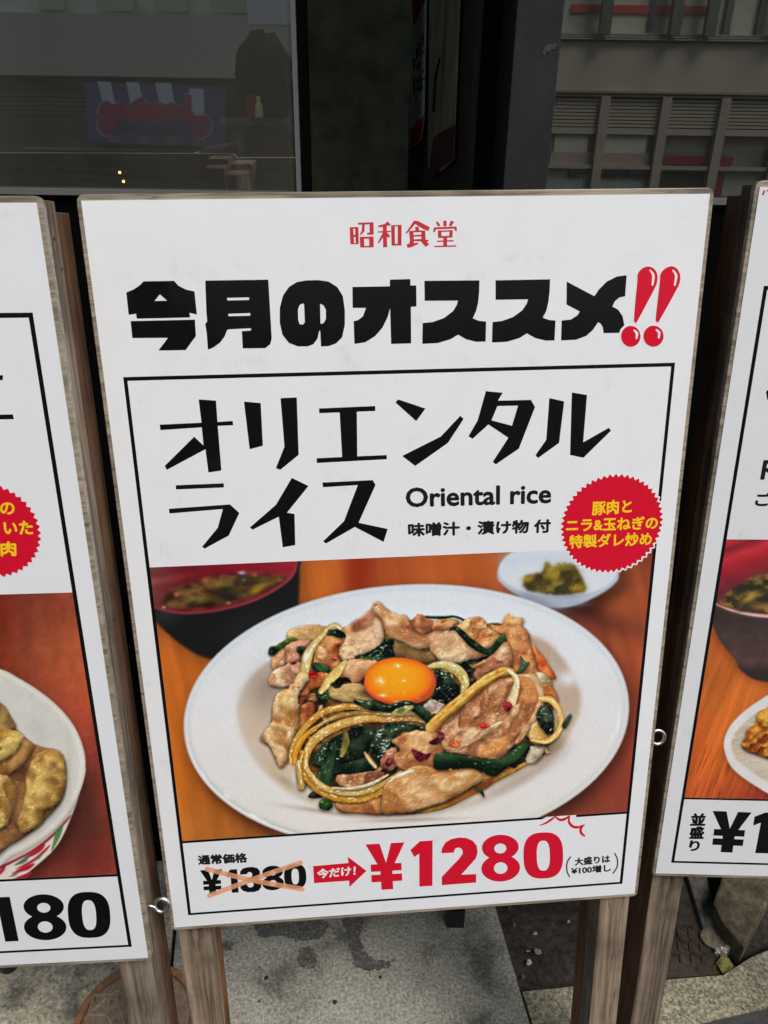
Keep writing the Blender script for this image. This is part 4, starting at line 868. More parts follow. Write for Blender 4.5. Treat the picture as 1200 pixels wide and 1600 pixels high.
INK_GAIN = 1.06
GROUP = 'wooden menu stands in front of the shop'
S1 = Stand('oriental', 'wooden menu stand in the middle, advertising pork and egg rice', GROUP)
S1.carcass(WOOD_TAN, rear_mat=WOOD_ORANGE)
Y1, Y2, Y3, Y4, Y5 = -.00065, -.00071, -.00078, -.00085, -.00092
sh = S1.sheet
A_ = zoomed(180, 320, 2.6087); B_ = zoomed(620, 320, 2.5); C_ = zoomed(180, 560, 2.6087); D_ = zoomed(600, 560, 2.5)
E_ = zoomed(530, 330, 6); G_ = zoomed(240, 1270, 3); H_ = zoomed(600, 1240, 2.857)
def glyphs(S, name, items, mt, y, parent):
    mb = MB()
    for loops in items: S.fill(mb, loops, y)
    return S.put(name, mb, mt, parent)
# shop name
glyphs(S1, 'shop_name', [
    [E_((98, 150), (180, 148), (183, 308), (105, 310)), E_((131, 165), (149, 164), (151, 219), (135, 222)), E_((136, 241), (152, 238), (156, 297), (140, 299))],
    [E_((176, 108), (322, 103), (324, 218), (265, 222), (262, 203), (286, 199), (284, 122), (240, 124), (236, 190), (205, 222), (190, 222), (212, 185), (216, 125), (178, 127))],
    [E_((192, 241), (322, 237), (324, 338), (198, 340)), E_((233, 258), (280, 256), (282, 324), (237, 326))],
    [E_((455, 95), (486, 130), (446, 138), (446, 184), (484, 182), (484, 194), (446, 197), (476, 230), (470, 250), (447, 238), (450, 335), (412, 340), (411, 246), (370, 305), (362, 292), (409, 200), (363, 201), (362, 188), (410, 186), (410, 146), (370, 151), (364, 136), (428, 118))],
    [E_((486, 132), (585, 127), (584, 320), (492, 322)), E_((521, 143), (550, 141), (548, 304), (523, 306))],
    [E_((700, 88), (740, 92), (850, 150), (836, 186), (790, 168), (712, 120), (660, 182), (630, 212), (622, 205), (660, 150))],
    [E_((712, 146), (746, 145), (748, 180), (806, 180), (810, 266), (842, 272), (824, 292), (846, 308), (812, 336), (764, 282), (700, 280), (701, 300), (738, 294), (742, 308), (668, 340), (640, 342), (632, 312), (658, 302), (663, 270), (655, 186), (714, 182)), E_((696, 198), (770, 194), (771, 219), (697, 223)), E_((699, 238), (772, 235), (773, 260), (700, 264))],
    [E_((912, 90), (936, 110), (950, 137), (929, 143), (909, 112))], [E_((975, 90), (1008, 88), (1006, 140), (978, 142))], [E_((1045, 88), (1078, 98), (1052, 141), (1029, 139))],
    [E_((888, 152), (1100, 143), (1104, 184), (1085, 185), (1080, 163), (905, 170), (902, 192), (880, 195))],
    [E_((924, 182), (1065, 177), (1062, 246), (1011, 248), (1011, 272), (1072, 270), (1072, 283), (1011, 285), (1012, 321), (1098, 319), (1098, 332), (890, 337), (888, 325), (976, 322), (976, 287), (916, 288), (915, 276), (976, 274), (976, 250), (928, 251)), E_((958, 194), (1034, 191), (1032, 230), (960, 233))],
], SHOPRED, Y2, sh)
# headline
glyphs(S1, 'headline', [
    [A_((45, 357), (75, 345), (100, 328), (116, 312), (240, 310), (258, 330), (290, 346), (323, 353), (333, 447), (303, 440), (305, 459), (88, 464), (85, 444), (55, 448)), A_((182, 365), (212, 391), (160, 392))],
    [A_((63, 474), (325, 468), (329, 535), (287, 592), (176, 594), (215, 542), (70, 543))],
    [A_((367, 309), (624, 305), (638, 545), (632, 568), (612, 584), (520, 585), (516, 515), (550, 513), (556, 507), (550, 503), (470, 507), (457, 509), (446, 537), (428, 561), (403, 580), (378, 591), (373, 520), (367, 487), (375, 474), (372, 440)),
     A_((456, 379), (546, 377), (546, 388), (457, 390)), A_((461, 444), (551, 441), (551, 452), (462, 454))],
    [A_((708, 335), (740, 315), (780, 308), (830, 307), (870, 313), (905, 335), (928, 372), (936, 430), (936, 490), (925, 540), (900, 565), (870, 576), (839, 577), (836, 515), (832, 512), (825, 545), (808, 568), (785, 577), (745, 577), (708, 563), (682, 530), (671, 480), (671, 420), (684, 370)),
     A_((745, 425), (752, 408), (762, 403), (770, 403), (773, 478), (766, 488), (752, 487), (746, 470)), A_((835, 403), (850, 410), (859, 428), (859, 465), (850, 482), (837, 485))],
    [[(550.7, 448.4), (609.3, 447.3), (609.3, 436.9), (641.2, 436), (641.2, 446), (650.4, 446), (650.8, 478.8), (642, 479.2), (642.4, 536.5), (611.2, 537.3), (609.6, 482), (605.5, 496), (597.8, 511.7), (586.3, 525), (571, 534.7), (553.8, 537.3), (552.6, 502), (559.5, 500), (567, 494.4), (572, 481), (551, 481)]],
    [B_((108, 297), (323, 295), (322, 340), (318, 380), (310, 415), (297, 443), (320, 453), (349, 456), (347, 534), (310, 535), (270, 525), (240, 507), (210, 525), (160, 540), (100, 543), (101, 462), (140, 458), (185, 442), (220, 415), (235, 390), (239, 374), (109, 375))],
    [B_((386, 295), (599, 291), (597, 340), (592, 380), (584, 415), (570, 441), (595, 450), (620, 452), (616, 530), (580, 530), (540, 520), (508, 502), (480, 520), (430, 535), (372, 538), (374, 458), (410, 454), (455, 438), (490, 412), (508, 385), (513, 369), (386, 371))],
    [B_((664, 300), (772, 357), (790, 330), (820, 300), (860, 280), (898, 275), (892, 357), (870, 362), (852, 376), (842, 397), (865, 410), (882, 435), (889, 470), (875, 485), (868, 500), (808, 501), (805, 478), (797, 465), (787, 458), (765, 490), (740, 512), (700, 527), (642, 530), (644, 452), (680, 448), (705, 432), (715, 417), (663, 389))],
], BLACK, Y2, sh)
DROP1 = B_((940, 300), (942, 270), (957, 250), (980, 241), (1003, 248), (1017, 270), (1017, 300), (1003, 335), (941, 452), (932, 458), (927, 448), (933, 370))
DROP2 = B_((1028, 300), (1031, 270), (1047, 250), (1072, 240), (1094, 249), (1107, 275), (1105, 303), (1090, 337), (1027, 450), (1018, 456), (1012, 447), (1020, 370))
DOT1 = B_(*ell(914, 514, 38, 41)); DOT2 = B_(*ell(1003, 513, 39, 41))
glyphs(S1, 'exclamation_outline', [[B_(*ell(914, 514, 44, 47))]], WHITE, Y3, sh)
ex = glyphs(S1, 'exclamation_marks', [[list(spline(DROP1, True, 4))], [list(spline(DROP2, True, 4))], [DOT1], [DOT2]], RED, Y4, sh)
mb = MB()
for st in (((990, 256), (1002, 276), (999, 312)), ((1079, 256), (1091, 276), (1086, 313)), ((927, 490), (938, 502), (936, 521)), ((1014, 488), (1025, 500), (1023, 519))): S1.stroke(mb, B_(*st), [2.4, 4.2, 3], Y5)
S1.put('exclamation_highlight', mb, WHITE, sh)
# border lines, in board measure
def xz(S, a, b): q = S.lp(a, b); return q[0], q[2]
def rect(mb, x0, x1, z0, z1, y): mb.add([(x0, y, z0), (x1, y, z0), (x1, y, z1), (x0, y, z1)], [(0, 1, 2, 3)])
def border(S, tl, tr, br, bl, t, y, divider, gap=None, right=True, left=True):
    x0 = (xz(S, *tl)[0] + xz(S, *bl)[0]) / 2; x1 = (xz(S, *tr)[0] + xz(S, *br)[0]) / 2
    z1 = (xz(S, *tl)[1] + xz(S, *tr)[1]) / 2; z0 = (xz(S, *bl)[1] + xz(S, *br)[1]) / 2
    zd = sum(xz(S, *d)[1] for d in divider) / len(divider)
    mb = MB()
    rect(mb, x0, x1, z1 - t, z1, y); rect(mb, x0, x1, z0, z0 + t * .9, y)
    rect(mb, x0, x0 + t, z0 + t * .9, z1 - t, y); rect(mb, x1 - t, x1, z0 + t * .9, z1 - t, y)
    xa, xb = (xz(S, *gap[0])[0], xz(S, *gap[1])[0]) if gap else (x1 - t, x1 - t)
    mb.add([(x0 + t, y, zd - t * .45), (xa - (.005 if gap else 0), y, zd - t * .45), (xa, y, zd + t * .45), (x0 + t, y, zd + t * .45)], [(0, 1, 2, 3)])
    if gap: rect(mb, xb, x1 - t, zd - t * .45, zd + t * .45, y)
    S.put('border_line', mb, BLACK, S.sheet)
    return x0, x1, z0, z1, zd
T = .0037
bx = border(S1, (191.5, 587.6), (1053.2, 568), (973, 1380), (295, 1429.5), T, Y2, [(285, 1313.5), (600, 1294.5), (985, 1270.5)], ((853, 1277), (900, 1275)))
pz = (xz(S1, 231, 886)[1] + xz(S1, 462.7, 877)[1]) / 2
S1.picture(paint_rice_plate(), bx[0] + T, bx[1] - T, bx[4] + T * .45, pz, Y1, sh, 760)
# name of the dish
glyphs(S1, 'dish_name', [
    [C_((340, 167), (411, 172), (417, 259), (479, 255), (481, 272), (418, 275), (433, 457), (380, 465), (368, 370), (211, 454), (202, 438), (322, 319), (360, 355), (353, 281), (184, 292), (182, 270), (352, 262))],
    [C_((525, 176), (593, 182), (602, 356), (548, 370))], [C_((674, 162), (740, 159), (748, 393), (673, 454), (655, 447), (690, 360))],
    [C_((831, 204), (1060, 194), (1060, 214), (985, 217), (987, 399), (1107, 394), (1107, 411), (822, 426), (821, 407), (925, 402), (915, 220), (832, 223))],
    [D_((45, 172), (55, 160), (162, 196), (126, 245))], [D_((298, 224), (311, 236), (250, 330), (122, 420), (71, 381), (222, 305))],
    [D_((398, 128), (464, 134), (445, 165), (574, 162), (590, 190), (527, 352), (437, 414), (425, 404), (486, 310), (408, 258), (346, 314), (330, 304), (366, 242)), D_((443, 186), (524, 184), (500, 263), (420, 242))],
    [D_((646, 155), (704, 168), (684, 330), (602, 389), (592, 378), (634, 318))], [D_((734, 133), (793, 143), (778, 328), (878, 271), (887, 282), (779, 388), (727, 377))],
    [C_((247, 517), (443, 509), (443, 526), (248, 534))], [C_((219, 613), (468, 595), (506, 630), (463, 722), (365, 775), (354, 768), (418, 690), (439, 614), (221, 632))],
    [C_((720, 487), (788, 520), (700, 629), (731, 634), (734, 761), (683, 770), (667, 645), (560, 698), (549, 689), (655, 597))],
    [C_((845, 506), (1050, 496), (1061, 516), (992, 670), (1111, 695), (1094, 748), (977, 687), (860, 754), (847, 746), (933, 663), (989, 516), (847, 525))],
], BLACK, Y2, sh)
mb = MB(); S1.text(mb, 'Oriental rice', (635.5, 792), (860, 785.5), (634.5, 763), Y2, .04); S1.put('english_name', mb, GREY, sh)
mb = MB(); S1.text(mb, '味噌汁・漬け物 付', (638.8, 838), (859.5, 831.5), (638.3, 818), Y2, .05); S1.put('side_dish_note', mb, GREY, sh)
# red seal
cx_, cz_ = xz(S1, 955.8, 819); R_ = .5 * (xz(S1, 1035.8, 816)[0] - xz(S1, 875.8, 822)[0])
def star(S, c, Ro, Ri, n, y, ph=0):
    return [(c[0] + (Ro if i % 2 else Ri) * math.cos(ph + math.pi * i / n), c[1] + (Ro if i % 2 else Ri) * math.sin(ph + math.pi * i / n)) for i in range(2 * n)]
mb = MB(); S1.fill(mb, [star(S1, (cx_, cz_), R_ * 1.035, R_ * .985, 54, Y3)], Y3, False); S1.put('seal_edge', mb, WHITE, sh)
mb = MB(); S1.fill(mb, [star(S1, (cx_, cz_), R_, R_ * .935, 54, Y4)], Y4, False); S1.put('seal', mb, RED, sh)
mb = MB()
S1.text(mb, '豚肉と', (925.3, 805), (986.3, 801), (925.8, 784), Y5, .034)
S1.text(mb, 'ニラ&玉ねぎの', (885, 830.5), (1026.7, 826), (885.5, 811), Y5, .034)
S1.text(mb, '特製ダレ炒め', (890, 856.5), (1017.5, 851.5), (890, 836.5), Y5, .034)
S1.put('seal_lettering', mb, YELLOW, sh)
# prices
mb = MB(); S1.text(mb, '通常価格', (310.7, 1351), (386, 1347), (309.3, 1337), Y2, .055); S1.put('old_price_heading', mb, GREY, sh)
mb = MB()
for g, a, b, c in ((YEN, (226, 384), (330, 378), (217, 270)), (ONE, (346, 377), (399, 373), (337, 268)), (THREE, (407, 374), (508, 369), (400, 257)), (EIGHT, (510, 366), (612, 360), (505, 251)), (ZERO, (615, 359), (718, 352), (609, 245))):
    S1.glyph(mb, g, *G_(a, b, c), Y2)
S1.put('old_price', mb, BLACK, sh)
mb = MB(); S1.stroke(mb, G_((250, 264), (470, 318), (696, 357)), 7.6, Y3); S1.put('strike_mark', mb, STRIKE, sh)
mb = MB(); S1.stroke(mb, G_((262, 388), (470, 310), (688, 234)), 7.6, Y4); S1.put('strike_mark', mb, STRIKE, sh)
glyphs(S1, 'arrow', [[G_((748, 250), (914, 235), (910, 206), (998, 272), (918, 348), (917, 318), (752, 330))]], RED, Y2, sh)
mb = MB(); S1.text(mb, '今だけ！', (496, 1372.7), (555, 1367.3), (496, 1358.3), Y3, .04); S1.put('arrow_lettering', mb, WHITE, sh)
mb = MB()
S1.glyph(mb, YEN, (575.5, 1391.5), (635, 1388), (571, 1319.5), Y2)
S1.fill(mb, [H_((118, 252), (160, 213), (217, 209), (216, 412), (158, 415), (157, 268), (135, 283))], Y2)
S1.fill(mb, [H_((256, 266), (260, 242), (275, 218), (300, 203), (335, 196), (368, 198), (397, 211), (414, 233), (418, 262), (410, 290), (345, 362), (412, 359), (411, 397), (258, 409), (258, 372), (338, 288), (352, 266), (349, 249), (336, 241), (322, 243), (314, 252), (312, 264))], Y2)
S1.glyph(mb, EIGHT, *H_((436, 396), (608, 389), (430, 187)), Y2); S1.glyph(mb, ZERO, *H_((625, 383), (800, 375), (620, 177)), Y2)
S1.put('sale_price', mb, RED, sh)
mb = MB()
S1.text(mb, '大盛りは', (898.6, 1352.3), (953, 1347.3), (898, 1341), Y2, .045); S1.text(mb, '¥100増し', (893.3, 1366.3), (954.2, 1361.3), (893, 1355.5), Y2, .045)
S1.stroke(mb, H_((832, 283), (817, 310), (817, 345), (828, 371)), 2, Y2); S1.stroke(mb, H_((1030, 267), (1042, 294), (1040, 328), (1022, 356)), 2, Y2)
S1.put('large_size_note', mb, GREY, sh)
mb = MB()
S1.stroke(mb, H_((694, 142), (722, 132), (745, 117), (766, 103)), [1, 3, 3.6, 1.6], Y3)
for st in (((766, 104), (785, 117), (806, 114), (828, 101)), ((828, 101), (826, 126), (842, 146), (866, 150), (893, 141)), ((890, 141), (878, 160), (882, 178), (896, 189))):
    S1.stroke(mb, H_(*st), [2, 4, 4.2, 2.4], Y4 if st[0][0] == 828 else Y3)
S1.put('burst_mark', mb, RED, sh)

# ---- stand on the left
S2 = Stand('curry', 'grey wooden menu stand left of the middle one, advertising a bowl of curry', GROUP)
S2.carcass(WOOD_GREY, leg_w=.040, rear_mat=WOOD_BROWN)
sh2 = S2.sheet; J_ = zoomed(0, 1340, 5.4545)
q = xz(S2, 51.6, 488.3); q2 = xz(S2, 206.2, 1478.4); xr = (q[0] + q2[0]) / 2
tlx = -xr * .97
mb = MB(); zt, zb = q[1], q2[1]; zd = xz(S2, 185, 1366.6)[1] * .5 + xz(S2, 0, 1375.7)[1] * .5
rect(mb, tlx, xr, zt - .0042, zt, Y2); rect(mb, tlx, xr, zb, zb + T * .9, Y2); rect(mb, tlx, tlx + T, zb + T * .9, zt - .0042, Y2); rect(mb, xr - .004, xr, zb + T * .9, zt - .0042, Y2); rect(mb, tlx + T, xr - .004, zd - .0015, zd + .0018, Y2)
S2.put('border_line', mb, BLACK, sh2)
pz2 = xz(S2, 60, 926.8)[1]
cb = paint_curry_bowl()
xl_ = xz(S2, -38, 1375)[0]
S2.picture(cb, xl_, xr - .004, zd + .0018, pz2, Y1, sh2, 260)
mb = MB(); S2.glyph(mb, [[(-1.6, 1), (1, 1), (1, 0), (-1.6, 0)]], (-10, 594), (4.5, 593.8), (-10, 586.4), Y2)
S2.fill(mb, [[(-30, 648.5), (20, 647.5), (21.8, 654.8), (-30, 655.8)]], Y2); S2.put('dish_name', mb, BLACK, sh2)
mb = MB(); c2 = xz(S2, -17.5, 829); R2 = xz(S2, 64.5, 829)[0] - c2[0]
S2.fill(mb, [star(S2, c2, R2, R2 * .935, 46, Y4)], Y4, False); S2.put('seal', mb, RED, sh2)
mb = MB(); S2.text(mb, 'の', (1, 803.5), (22.5, 803.5), (0, 785.5), Y5, .04); S2.text(mb, 'いた', (7, 834.5), (51, 834.5), (6, 814.5), Y5, .04); S2.text(mb, '肉', (2, 868.5), (25, 868), (1, 847), Y5, .04)
S2.put('seal_lettering', mb, YELLOW, sh2)
mb = MB(); S2.fill(mb, [J_((-60, 392), (-20, 338), (82, 334), (160, 711), (45, 717), (-17, 420), (-40, 440))], Y2)
S2.glyph(mb, EIGHT, *J_((214, 707), (573, 700), (180, 316)), Y2); S2.glyph(mb, ZERO, *J_((597, 688), (952, 680), (562, 296)), Y2)
S2.put('price', mb, BLACK, sh2)

# ---- stand on the right
S3 = Stand('meal', 'brown menu stand right of the middle one, advertising soup and fried chicken', GROUP)
S3.carcass(WOOD_MID, leg_w=.042, rear_mat=WOOD_BROWN)
sh3 = S3.sheet
xl3 = (xz(S3, 1193.8, 446.7)[0] + xz(S3, 1048, 1347.3)[0]) / 2; zt = xz(S3, 1193.8, 446.7)[1]; zb = xz(S3, 1048, 1347.3)[1]; zd = xz(S3, 1100, 1247.5)[1]
mb = MB(); xr3 = -xl3
rect(mb, xl3, xr3, zt - T, zt, Y2); rect(mb, xl3, xr3, zb, zb + T * .9, Y2); rect(mb, xl3, xl3 + T, zb + T * .9, zt - T, Y2); rect(mb, xr3 - T, xr3, zb + T * .9, zt - T, Y2); rect(mb, xl3 + T, xr3 - T, zd - .0014, zd + .0014, Y2)
S3.put('border_line', mb, BLACK, sh3)
S3.picture(paint_set_meal(), xl3 + T, xl3 + .16, zd + .0014, xz(S3, 1134, 842.4)[1], Y1, sh3, 300)
mb = MB(); S3.text(mb, 'R', (1189, 748.5), (1212, 748.5), (1194, 720), Y2, .04); S3.text(mb, 'ご', (1180, 790), (1203, 790), (1183, 770), Y2, .045); S3.put('dish_description', mb, GREY, sh3)
mb = MB(); S3.fill(mb, [[(1197, 612), (1203, 606), (1203, 626), (1199, 624)]], Y2); S3.put('dish_name', mb, BLACK, sh3)
mb = MB(); S3.fill(mb, [[(1193, 297.5), (1196, 297.8), (1193.6, 304.8), (1190.6, 304.4)]], Y2); S3.fill(mb, [[(1198, 297), (1206, 297), (1206, 299), (1198, 299)]], Y2); S3.put('shop_name', mb, SHOPRED, sh3)
mb = MB()
for ch, a, b, c in (('並', (1079, 1289.5), (1101, 1289.5), (1081, 1271.5)), ('盛', (1077.5, 1310), (1098.5, 1310), (1079, 1292)), ('り', (1077, 1329), (1091.5, 1329.5), (1079, 1313.5))): S3.text(mb, ch, a, b, c, Y2, .05)
S3.put('portion_note', mb, BLACK, sh3)
mb = MB(); S3.glyph(mb, YEN, (1105.5, 1330.5), (1165, 1333), (1113.5, 1267), Y2); S3.fill(mb, [[(1177, 1290), (1179, 1276), (1196, 1269.5), (1212, 1270), (1204, 1333.5), (1180, 1333), (1189, 1285.5)]], Y2)
S3.put('price', mb, BLACK, sh3)
# screw eyes on the outer sides of two legs
e = S2.lp(243, 1415, .02); S2.screw_eye(PW / 2 - .001, .02, e[2])
e = S1.lp(1021, 1146, .02); S1.screw_eye(PW / 2 + .003, .012, e[2], shank=.002)
NAIL = mat('rusty_nail', (.05, .035, .028), .6)
for px, py, yy in ((84, 372, .03), (178, 967, .03), (96, 420, .07)):
    d = S2.A.T @ ray(px, py); o3 = S2.A.T @ (np.array([0, 0, EYE]) - S2.o); t = (PW / 2 - .001 - o3[0]) / d[0]; q = o3 + d * t
    nl = MB().lathe([(.0022, 0), (.0018, .0008), (.0004, .0010)], n=10).build('nail', NAIL, S2.root); nl.location = tuple(q); nl.rotation_euler = (0, math.pi / 2, 0)
# ------------------------------------------------------------ ground
def speckle(name, stops, scale, blot, bstops, bs=.6):
    M = mat(name, rough=.85, spec=.3); v = coords(M)
    n1 = noise(M, v, scale, 5, .75); c = ramp(M, n1, stops)
    vo = N(M, 'ShaderNodeTexVoronoi'); vo.inputs['Scale'].default_value = scale * .8; L(M, v, vo.inputs['Vector'])
    pit = ramp(M, vo.outputs['Distance'], [(.10, (.45, .44, .42)), (.26, (1, 1, 1))])
    c = mixc(M, c, pit, .7, 'MULTIPLY')
    b = ramp(M, noise(M, v, blot, 5, .65, .3), bstops); c = mixc(M, c, b, bs, 'MULTIPLY')
    L(M, c, P(M).inputs['Base Color']); bump(M, n1, .6, .002); return M
SLAB = speckle('worn_granite', [(.32, (.10, .10, .09)), (.46, (.25, .248, .215)), (.58, (.38, .375, .33)), (.70, (.52, .51, .45))], 165, 8, [(.34, (.42, .42, .41)), (.44, (.9, .9, .88)), (.58, (1.12, 1.12, 1.1))], 1)
CONC = speckle('rough_concrete', [(.32, (.16, .15, .12)), (.48, (.42, .40, .32)), (.68, (.70, .66, .54))], 130, 13, [(.38, (.36, .36, .36)), (.5, (.85, .83, .8)), (.65, (1.2, 1.16, 1.02))], 1)
PEBBLE = speckle('pebble_mortar', [(.34, (.07, .065, .045)), (.48, (.25, .235, .165)), (.64, (.54, .50, .37))], 170, 6, [(.34, (.6, .6, .56)), (.6, (1, 1, 1))], .8)
SOIL = speckle('dark_grime', [(.3, (.012, .011, .009)), (.55, (.045, .04, .034)), (.72, (.09, .08, .07))], 70, 12, [(.35, (.5, .5, .5)), (.6, (1, 1, 1))], .8)
ASPH = speckle('asphalt', [(.3, (.035, .035, .035)), (.6, (.07, .07, .068))], 160, 3, [(.3, (.8, .8, .8)), (.6, (1, 1, 1))])
CLAY = speckle('rusty_iron_cover', [(.3, (.17, .125, .085)), (.5, (.29, .22, .15)), (.7, (.40, .30, .20))], 60, 9, [(.3, (.6, .58, .55)), (.6, (1, 1, 1))])
RUST = speckle('rust_rim', [(.3, (.20, .10, .055)), (.6, (.38, .20, .11))], 80, 10, [(.3, (.7, .7, .7)), (.6, (1, 1, 1))])
IRON = speckle('dirty_iron', [(.3, (.03, .024, .018)), (.6, (.085, .066, .05))], 60, 12, [(.3, (.55, .55, .55)), (.6, (1, 1, 1))])

def on_plane(px, py, z): return tuple(on_ground(px, py, z))
def slab(name, pts, z0, z1, m, bevel=.002, parent=None):
    poly = [on_ground(a, b, z1)[:2] for a, b in pts]
    return MB().prism(poly, z0, z1, lambda a, b, w: (a, b, w)).build(name, m, parent, bevel=bevel)
g = MB().add([(-60, -60, -.03), (60, -60, -.03), (60, 60, -.03), (-60, 60, -.03)], [(0, 1, 2, 3)]).build('ground', SOIL); tag(g, kind='structure')
r = MB().box((-40, -9.2, -.029), (40, -.95, -.012)).build('road', ASPH); tag(r, kind='structure')
def pave(name, pts, m, z=0.0, z0=-.029, bevel=.002):
    o = slab(name, pts, z0, z, m, bevel); tag(o, kind='structure'); return o
pave('granite_pavement', [(290, 1290), (736, 1290), (775, 1420), (812, 1546), (840, 1640), (890, 2100), (60, 2100), (262, 1600)], SLAB)
pave('concrete_pavement', [(-420, 1290), (284, 1290), (256, 1600), (50, 2100), (-900, 2100)], CONC, -.001)
pave('pebble_pavement', [(816, 1549), (910, 1539), (1030, 1531), (1130, 1523), (1172, 1496), (1300, 1440), (1500, 1600), (1500, 2100), (900, 2100), (845, 1640)], PEBBLE, -.002)
pave('asphalt_patch', [(1085, 1603), (1130, 1592), (1230, 1570), (1500, 1700), (1400, 1900), (1000, 1900)], ASPH, .003, -.001, 0)
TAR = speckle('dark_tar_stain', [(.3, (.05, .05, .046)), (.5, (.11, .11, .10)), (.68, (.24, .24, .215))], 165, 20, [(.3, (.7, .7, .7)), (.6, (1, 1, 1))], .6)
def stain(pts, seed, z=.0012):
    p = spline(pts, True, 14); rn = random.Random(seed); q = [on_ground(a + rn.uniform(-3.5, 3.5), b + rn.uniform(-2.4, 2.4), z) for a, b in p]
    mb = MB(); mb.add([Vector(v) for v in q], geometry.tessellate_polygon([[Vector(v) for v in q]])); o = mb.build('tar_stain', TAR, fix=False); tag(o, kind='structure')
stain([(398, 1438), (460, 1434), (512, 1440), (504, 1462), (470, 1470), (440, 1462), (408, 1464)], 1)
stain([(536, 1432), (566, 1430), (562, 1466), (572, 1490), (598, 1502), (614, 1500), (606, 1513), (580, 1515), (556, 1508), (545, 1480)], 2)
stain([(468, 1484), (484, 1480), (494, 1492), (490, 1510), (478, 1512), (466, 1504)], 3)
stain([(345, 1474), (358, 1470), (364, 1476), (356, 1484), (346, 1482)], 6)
GUM = mat('old_gum', (.02, .02, .019), .8)
for k, (a, b, lab) in enumerate([(416, 1528, 'dark gum spot nearest the left leg of the middle stand'), (523, 1566, 'dark gum spot lowest on the granite under the middle board'), (594, 1527, 'small dark gum spot right of the tar stain on the granite'), (405, 1565, 'faint dark gum spot near the bottom of the photo on the granite')]):
    p = on_ground(a, b); rr = [.0045, .0045, .0032, .0022][k]
    o = MB().lathe([(rr, -.001), (rr * .92, .0012), (rr * .5, .0018), (.0003, .0019)], (p[0], p[1], 0), 14).build('gum_spot', GUM); tag(o, lab, 'gum spot', 'gum spots on the granite')
# sunken dark cover behind the slabs: soil with leaves, and a ribbed iron lid
lid = MB().prism([on_ground(a, b, -.018)[:2] for a, b in [(1000, 1375), (1072, 1375), (1098, 1440), (1131, 1517), (1128, 1522), (960, 1534), (955, 1400)]], -.0285, -.018, lambda a, b, w: (a, b, w)).build('drain_cover', IRON, bevel=.002)
tag(lid, 'brown iron drain cover with raised ribs, behind the leg of the right stand', 'drain cover')
mb = MB()
def rib(pts, m, z=-.018, w=.006, h=.003):
    for a, b in zip(pts, pts[1:]):
        A, B = on_ground(*a, z), on_ground(*b, z); d = (B - A)[:2]; l = np.linalg.norm(d) + 1e-9; n = np.array([-d[1], d[0]]) / l * w / 2
        m.hexa([(A[0] - n[0], A[1] - n[1], z), (A[0] + n[0], A[1] + n[1], z), (B[0] + n[0], B[1] + n[1], z), (B[0] - n[0], B[1] - n[1], z),
                (A[0] - n[0] * .5, A[1] - n[1] * .5, z + h), (A[0] + n[0] * .5, A[1] + n[1] * .5, z + h), (B[0] + n[0] * .5, B[1] + n[1] * .5, z + h), (B[0] - n[0] * .5, B[1] - n[1] * .5, z + h)])
for i in range(4):
    for j in range(3):
        x, y = 1042 + i * 17 - (1 if j else 0) * 2 + j * 3, 1452 + j * 20
        rib([(x, y), (x + 1, y + 14)], mb)
        rib([(x + 3, y - 3), (x + 15, y + 4)], mb)
rib([(1100, 1448), (1127, 1512)], mb, w=.007); rib([(1040, 1520), (1122, 1511)], mb, w=.007)
mb.build('rib', IRON, lid)
# rubble along the drain
def rock(name, px, py, sx, sy, sz, seed, m, rot=0, z=-.03):
    rn = random.Random(seed); bm = bmesh.new(); bmesh.ops.create_cube(bm, size=1); bmesh.ops.subdivide_edges(bm, edges=bm.edges[:], cuts=2, use_grid_fill=True)
    for v in bm.verts: v.co = Vector((v.co.x * sx * (1 + rn.uniform(-.12, .12)), v.co.y * sy * (1 + rn.uniform(-.12, .12)), v.co.z * sz * (1 + rn.uniform(-.08, .1))))
    bmesh.ops.bevel(bm, geom=[e for e in bm.edges if e.calc_face_angle(0) > .6], offset=.003, segments=2, affect='EDGES')
    me = D.meshes.new(name); bm.to_mesh(me); bm.free(); o = link(name, me, m); p = on_ground(px, py, z + sz); o.location = (p[0], p[1], z + sz / 2); o.rotation_euler = (0, 0, rot); return o
RUB = speckle('crumbled_concrete', [(.3, (.16, .14, .10)), (.5, (.27, .24, .17)), (.7, (.42, .38, .28))], 90, 20, [(.35, (.45, .43, .38)), (.6, (1, 1, 1))])
RG = 'rubble lying in the drain'
tag(rock('rubble', 1136, 1507, .030, .026, .022, 3, speckle('mossy_stone', [(.3, (.12, .11, .03)), (.6, (.34, .31, .10)), (.75, (.48, .44, .2))], 80, 30, [(.3, (.6, .6, .6)), (.6, (1, 1, 1))]), .4), 'yellowish mossy pebble at the tip of the drain beside the iron cover', 'rubble', RG)
tag(rock('rubble', 1122, 1466, .050, .052, .020, 5, RUB, .65), 'broad tan lump of broken concrete in the middle of the drain', 'rubble', RG)
tag(rock('rubble', 1118, 1434, .036, .026, .026, 9, RUB, .3), 'small lump of broken concrete below the dark gap in the drain', 'rubble', RG)
for k, (a, b) in enumerate([(1121, 1484), (1132, 1481), (1137, 1479)]):
    tag(rock('chip', a, b, .010, .008, .016, 20 + k, WHITE if k == 1 else speckle('pale_chip%d' % k, [(.3, (.4, .38, .34)), (.6, (.7, .68, .62))], 60, 20, [(.3, (.8, .8, .8)), (.6, (1, 1, 1))]), .5 + k, z=-.022), ['pale chip nearest the iron cover among the drain rubble', 'bright white chip in the drain rubble', 'pale chip at the right of the white chip in the drain'][k], 'chip', 'pale chips in the drain')
kb = MB()
P0 = [on_ground(a, b, .0)[:2] for a, b in [(1074, 1362), (1104, 1362), (1122, 1430), (1100, 1448)]]
